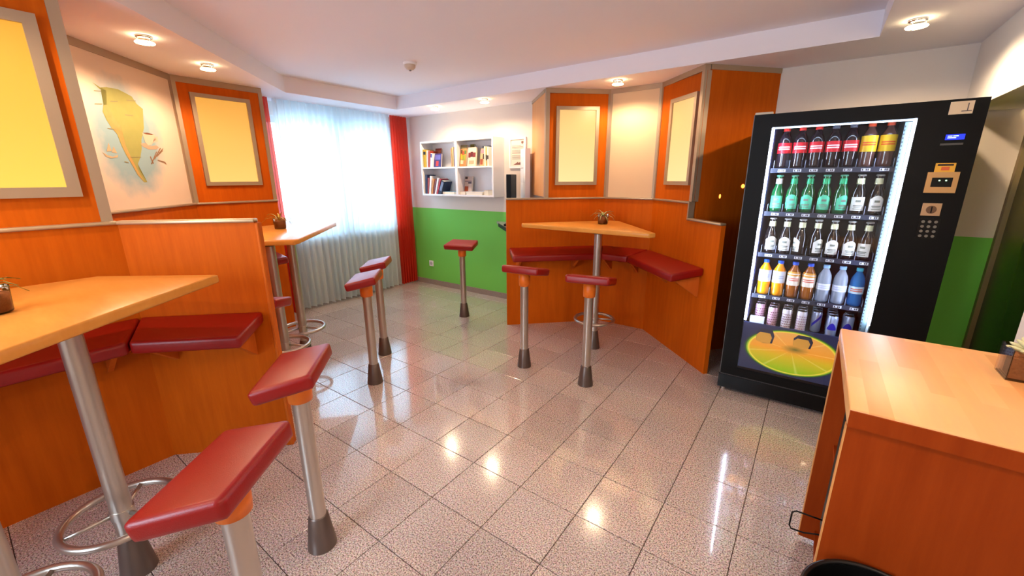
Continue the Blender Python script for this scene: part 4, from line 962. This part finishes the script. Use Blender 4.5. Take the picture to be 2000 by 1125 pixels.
# ---------------------------------------------------------------- wooden cabinet on the right
CX0, CX1, CY0, CY1, CZ = 1.405, 1.92, -.205, .455, .92
CB_ = thing('wooden_cabinet', 'cherry wood cabinet with butcher block top in the right foreground', 'cabinet')
o = MB(); o.box(CX0-.0, CX1, CY0-.006, CY1, CZ-.045, CZ, bev=.004, seg=2); o.mi = 0; o.build('worktop', BUTCHER, CB_)
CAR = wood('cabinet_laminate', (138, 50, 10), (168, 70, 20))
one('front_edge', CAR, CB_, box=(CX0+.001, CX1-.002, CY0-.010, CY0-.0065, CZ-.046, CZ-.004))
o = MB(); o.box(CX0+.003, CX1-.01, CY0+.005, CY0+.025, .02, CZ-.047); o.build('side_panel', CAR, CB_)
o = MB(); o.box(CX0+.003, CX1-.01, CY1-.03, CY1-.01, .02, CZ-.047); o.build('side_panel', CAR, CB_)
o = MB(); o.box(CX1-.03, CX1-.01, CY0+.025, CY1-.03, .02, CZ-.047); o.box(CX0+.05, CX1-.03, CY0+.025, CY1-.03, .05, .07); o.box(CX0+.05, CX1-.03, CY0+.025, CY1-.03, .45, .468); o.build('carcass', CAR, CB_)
o = MB(); o.box(CX0-.0, CX0+.003, CY0+.005, CY0+.023, .02, CZ-.05); o.build('edge_strip', mat('pale_edging', (226, 160, 92), .5), CB_)
o = MB(); o.box(CX0, CX0+.003, CY1-.03, CY1-.01, .02, CZ-.047); o.build('edge_strip', mat('pale_edging', (226, 160, 92), .5), CB_)
o = MB(); o.box(CX0+.008, CX0+.34, CY0+.03, CY0+.14, .475, CZ-.06, bev=.002); rk = o.build('rack', BLACK, CB_)
hy = CY0+.06
hp = [(CX0+.02, hy, .545), (1.35, hy, .543), (1.341, hy, .535), (1.340, hy, .49), (1.346, hy, .481), (1.375, hy, .483), (CX0+.0, hy, .495), (CX0+.02, hy, .495)]
o = MB(); o.tube(hp, .0022, 8); tag(o.build('wire_hook', BLACK, rk), 'bent black wire hook')
bn = thing('trash_bin', 'black round waste bin standing before the wooden cabinet', 'bin', (1.525, -.365, 0))
o = MB(); o.lathe([(.115, 0), (.152, .51)], n=40); bm_ = o.b
for f_ in [f for f in bm_.faces if len(f.verts) > 10 and f.calc_center_median().z > .3]: bm_.faces.remove(f_)
o.lathe([(.148, .51), (.112, .012)], n=40, cap=False); o.build('bucket', mat('bin_black', (14, 13, 13), .35), bn)
o = MB(); o.torus((0, 0, .51), .152, .006, 44); o.build('rim', mat('bin_rim', (26, 24, 22), .3), bn)

# ---------------------------------------------------------------- small plants
SOIL = mat('brown_granules', (178, 110, 64), .9, noise=(260, (120, 70, 42)))
def spiky(label, loc, leafm, seed, sc=1.0, glass=None):
    rnd = random.Random(seed); t = thing('potted_plant', label, 'plant', loc, 0, 'small table plants')
    o = MB(); o.lathe([(.030, 0), (.036, .004), (.040, .068)], n=24); b_ = o.b
    for f_ in [f for f in b_.faces if len(f.verts) > 10 and f.calc_center_median().z > .05]: b_.faces.remove(f_)
    o.build('glass_pot', TUMBLER, t)
    o = MB(); o.lathe([(.029, .004), (.034, .007), (.0365, .05), (.02, .056), (.001, .056)], n=24); o.build('granules', SOIL, t)
    t.scale = (1.22, 1.22, 1.22); n = 16
    for k in range(n):
        a = 2*PI*k/n*1.618*2.2; el = rnd.uniform(.25, 1.3); L_ = rnd.uniform(.07, .10)*sc; pts = []
        for i in range(5):
            s = i/4; e = el - .7*s*s
            pts.append(Vector((math.cos(a)*math.cos(e)*L_*s, math.sin(a)*math.cos(e)*L_*s, .052+math.sin(e)*L_*s)))
        side = Vector((-math.sin(a), math.cos(a), 0)); vs_ = []; fs = []
        for i, p in enumerate(pts):
            w_ = .006*sc*(1-(i/4)**1.3)+.0004; vs_ += [p-side*w_, p+Vector((0, 0, -.002)), p+side*w_]
        for i in range(4):
            q = i*3; fs += [(q, q+1, q+4, q+3), (q+1, q+2, q+5, q+4)]
        o = MB(); o._mk(vs_, fs, None, True); o.build('leaf', leafm, t)
    return t
LF1 = mat('leaf_olive', (150, 134, 60), .5); LF2 = mat('leaf_sage', (168, 170, 110), .5)
spiky('spiky air plant in a glass tumbler on the triangular table', (-.255, 2.08, 1.055), LF2, 1)
spiky('spiky yellow green plant in a glass tumbler on the window booth table', (-2.33, .27, 1.055), mat('leaf_yellow', (190, 160, 70), .5), 2, 1.1)
spiky('plant in a glass tumbler at the left picture edge on the foreground table', (-.755, -1.355, 1.055), LF1, 3, .8)
sp = thing('potted_plant', 'pale succulent in a square glass of brown stones on the wooden cabinet', 'plant', (1.795, .255, CZ), 0, 'small table plants')
o = MB()
for a, b_ in (((-.045, -.045), (.045, -.042)), ((-.045, .042), (.045, .045))): o.box(a[0], b_[0], a[1], b_[1], 0, .085)
o.box(-.045, -.042, -.042, .042, 0, .085); o.box(.042, .045, -.042, .042, 0, .085); o.box(-.042, .042, -.042, .042, 0, .004); o.build('glass_pot', TUMBLER, sp)
o = MB(); rnd = random.Random(5)
o.box(-.040, .040, -.040, .040, .006, .062)
for k in range(60):
    x, y = rnd.uniform(-.034, .034), rnd.uniform(-.034, .034); r = rnd.uniform(.005, .008)
    t = bmesh.new(); bmesh.ops.create_icosphere(t, subdivisions=1, radius=r)
    o._join(t, Matrix.Translation((x, y, .062+rnd.uniform(-.002, .003))))
tag(o.build('stones', mat('brown_stones', (196, 128, 76), .8, noise=(180, (130, 76, 44))), sp), kind='stuff')
SUC = mat('succulent_pale', (206, 206, 160), .5)
for ring, (n, el, L_) in enumerate(((5, 1.15, .04), (7, .7, .05), (8, .25, .055))):
    for k in range(n):
        a = 2*PI*k/n+ring*.4; t = bmesh.new(); bmesh.ops.create_uvsphere(t, u_segments=8, v_segments=6, radius=1)
        M = Matrix.Translation((.008, 0, .07)) @ RZ(a) @ Matrix.Rotation(-el, 4, 'Y') @ Matrix.Translation((L_*.55, 0, 0)) @ Matrix.Diagonal((L_*.55, .010, .006, 1))
        o = MB(); o._join(t, M, True); o.build('leaf', SUC, sp)
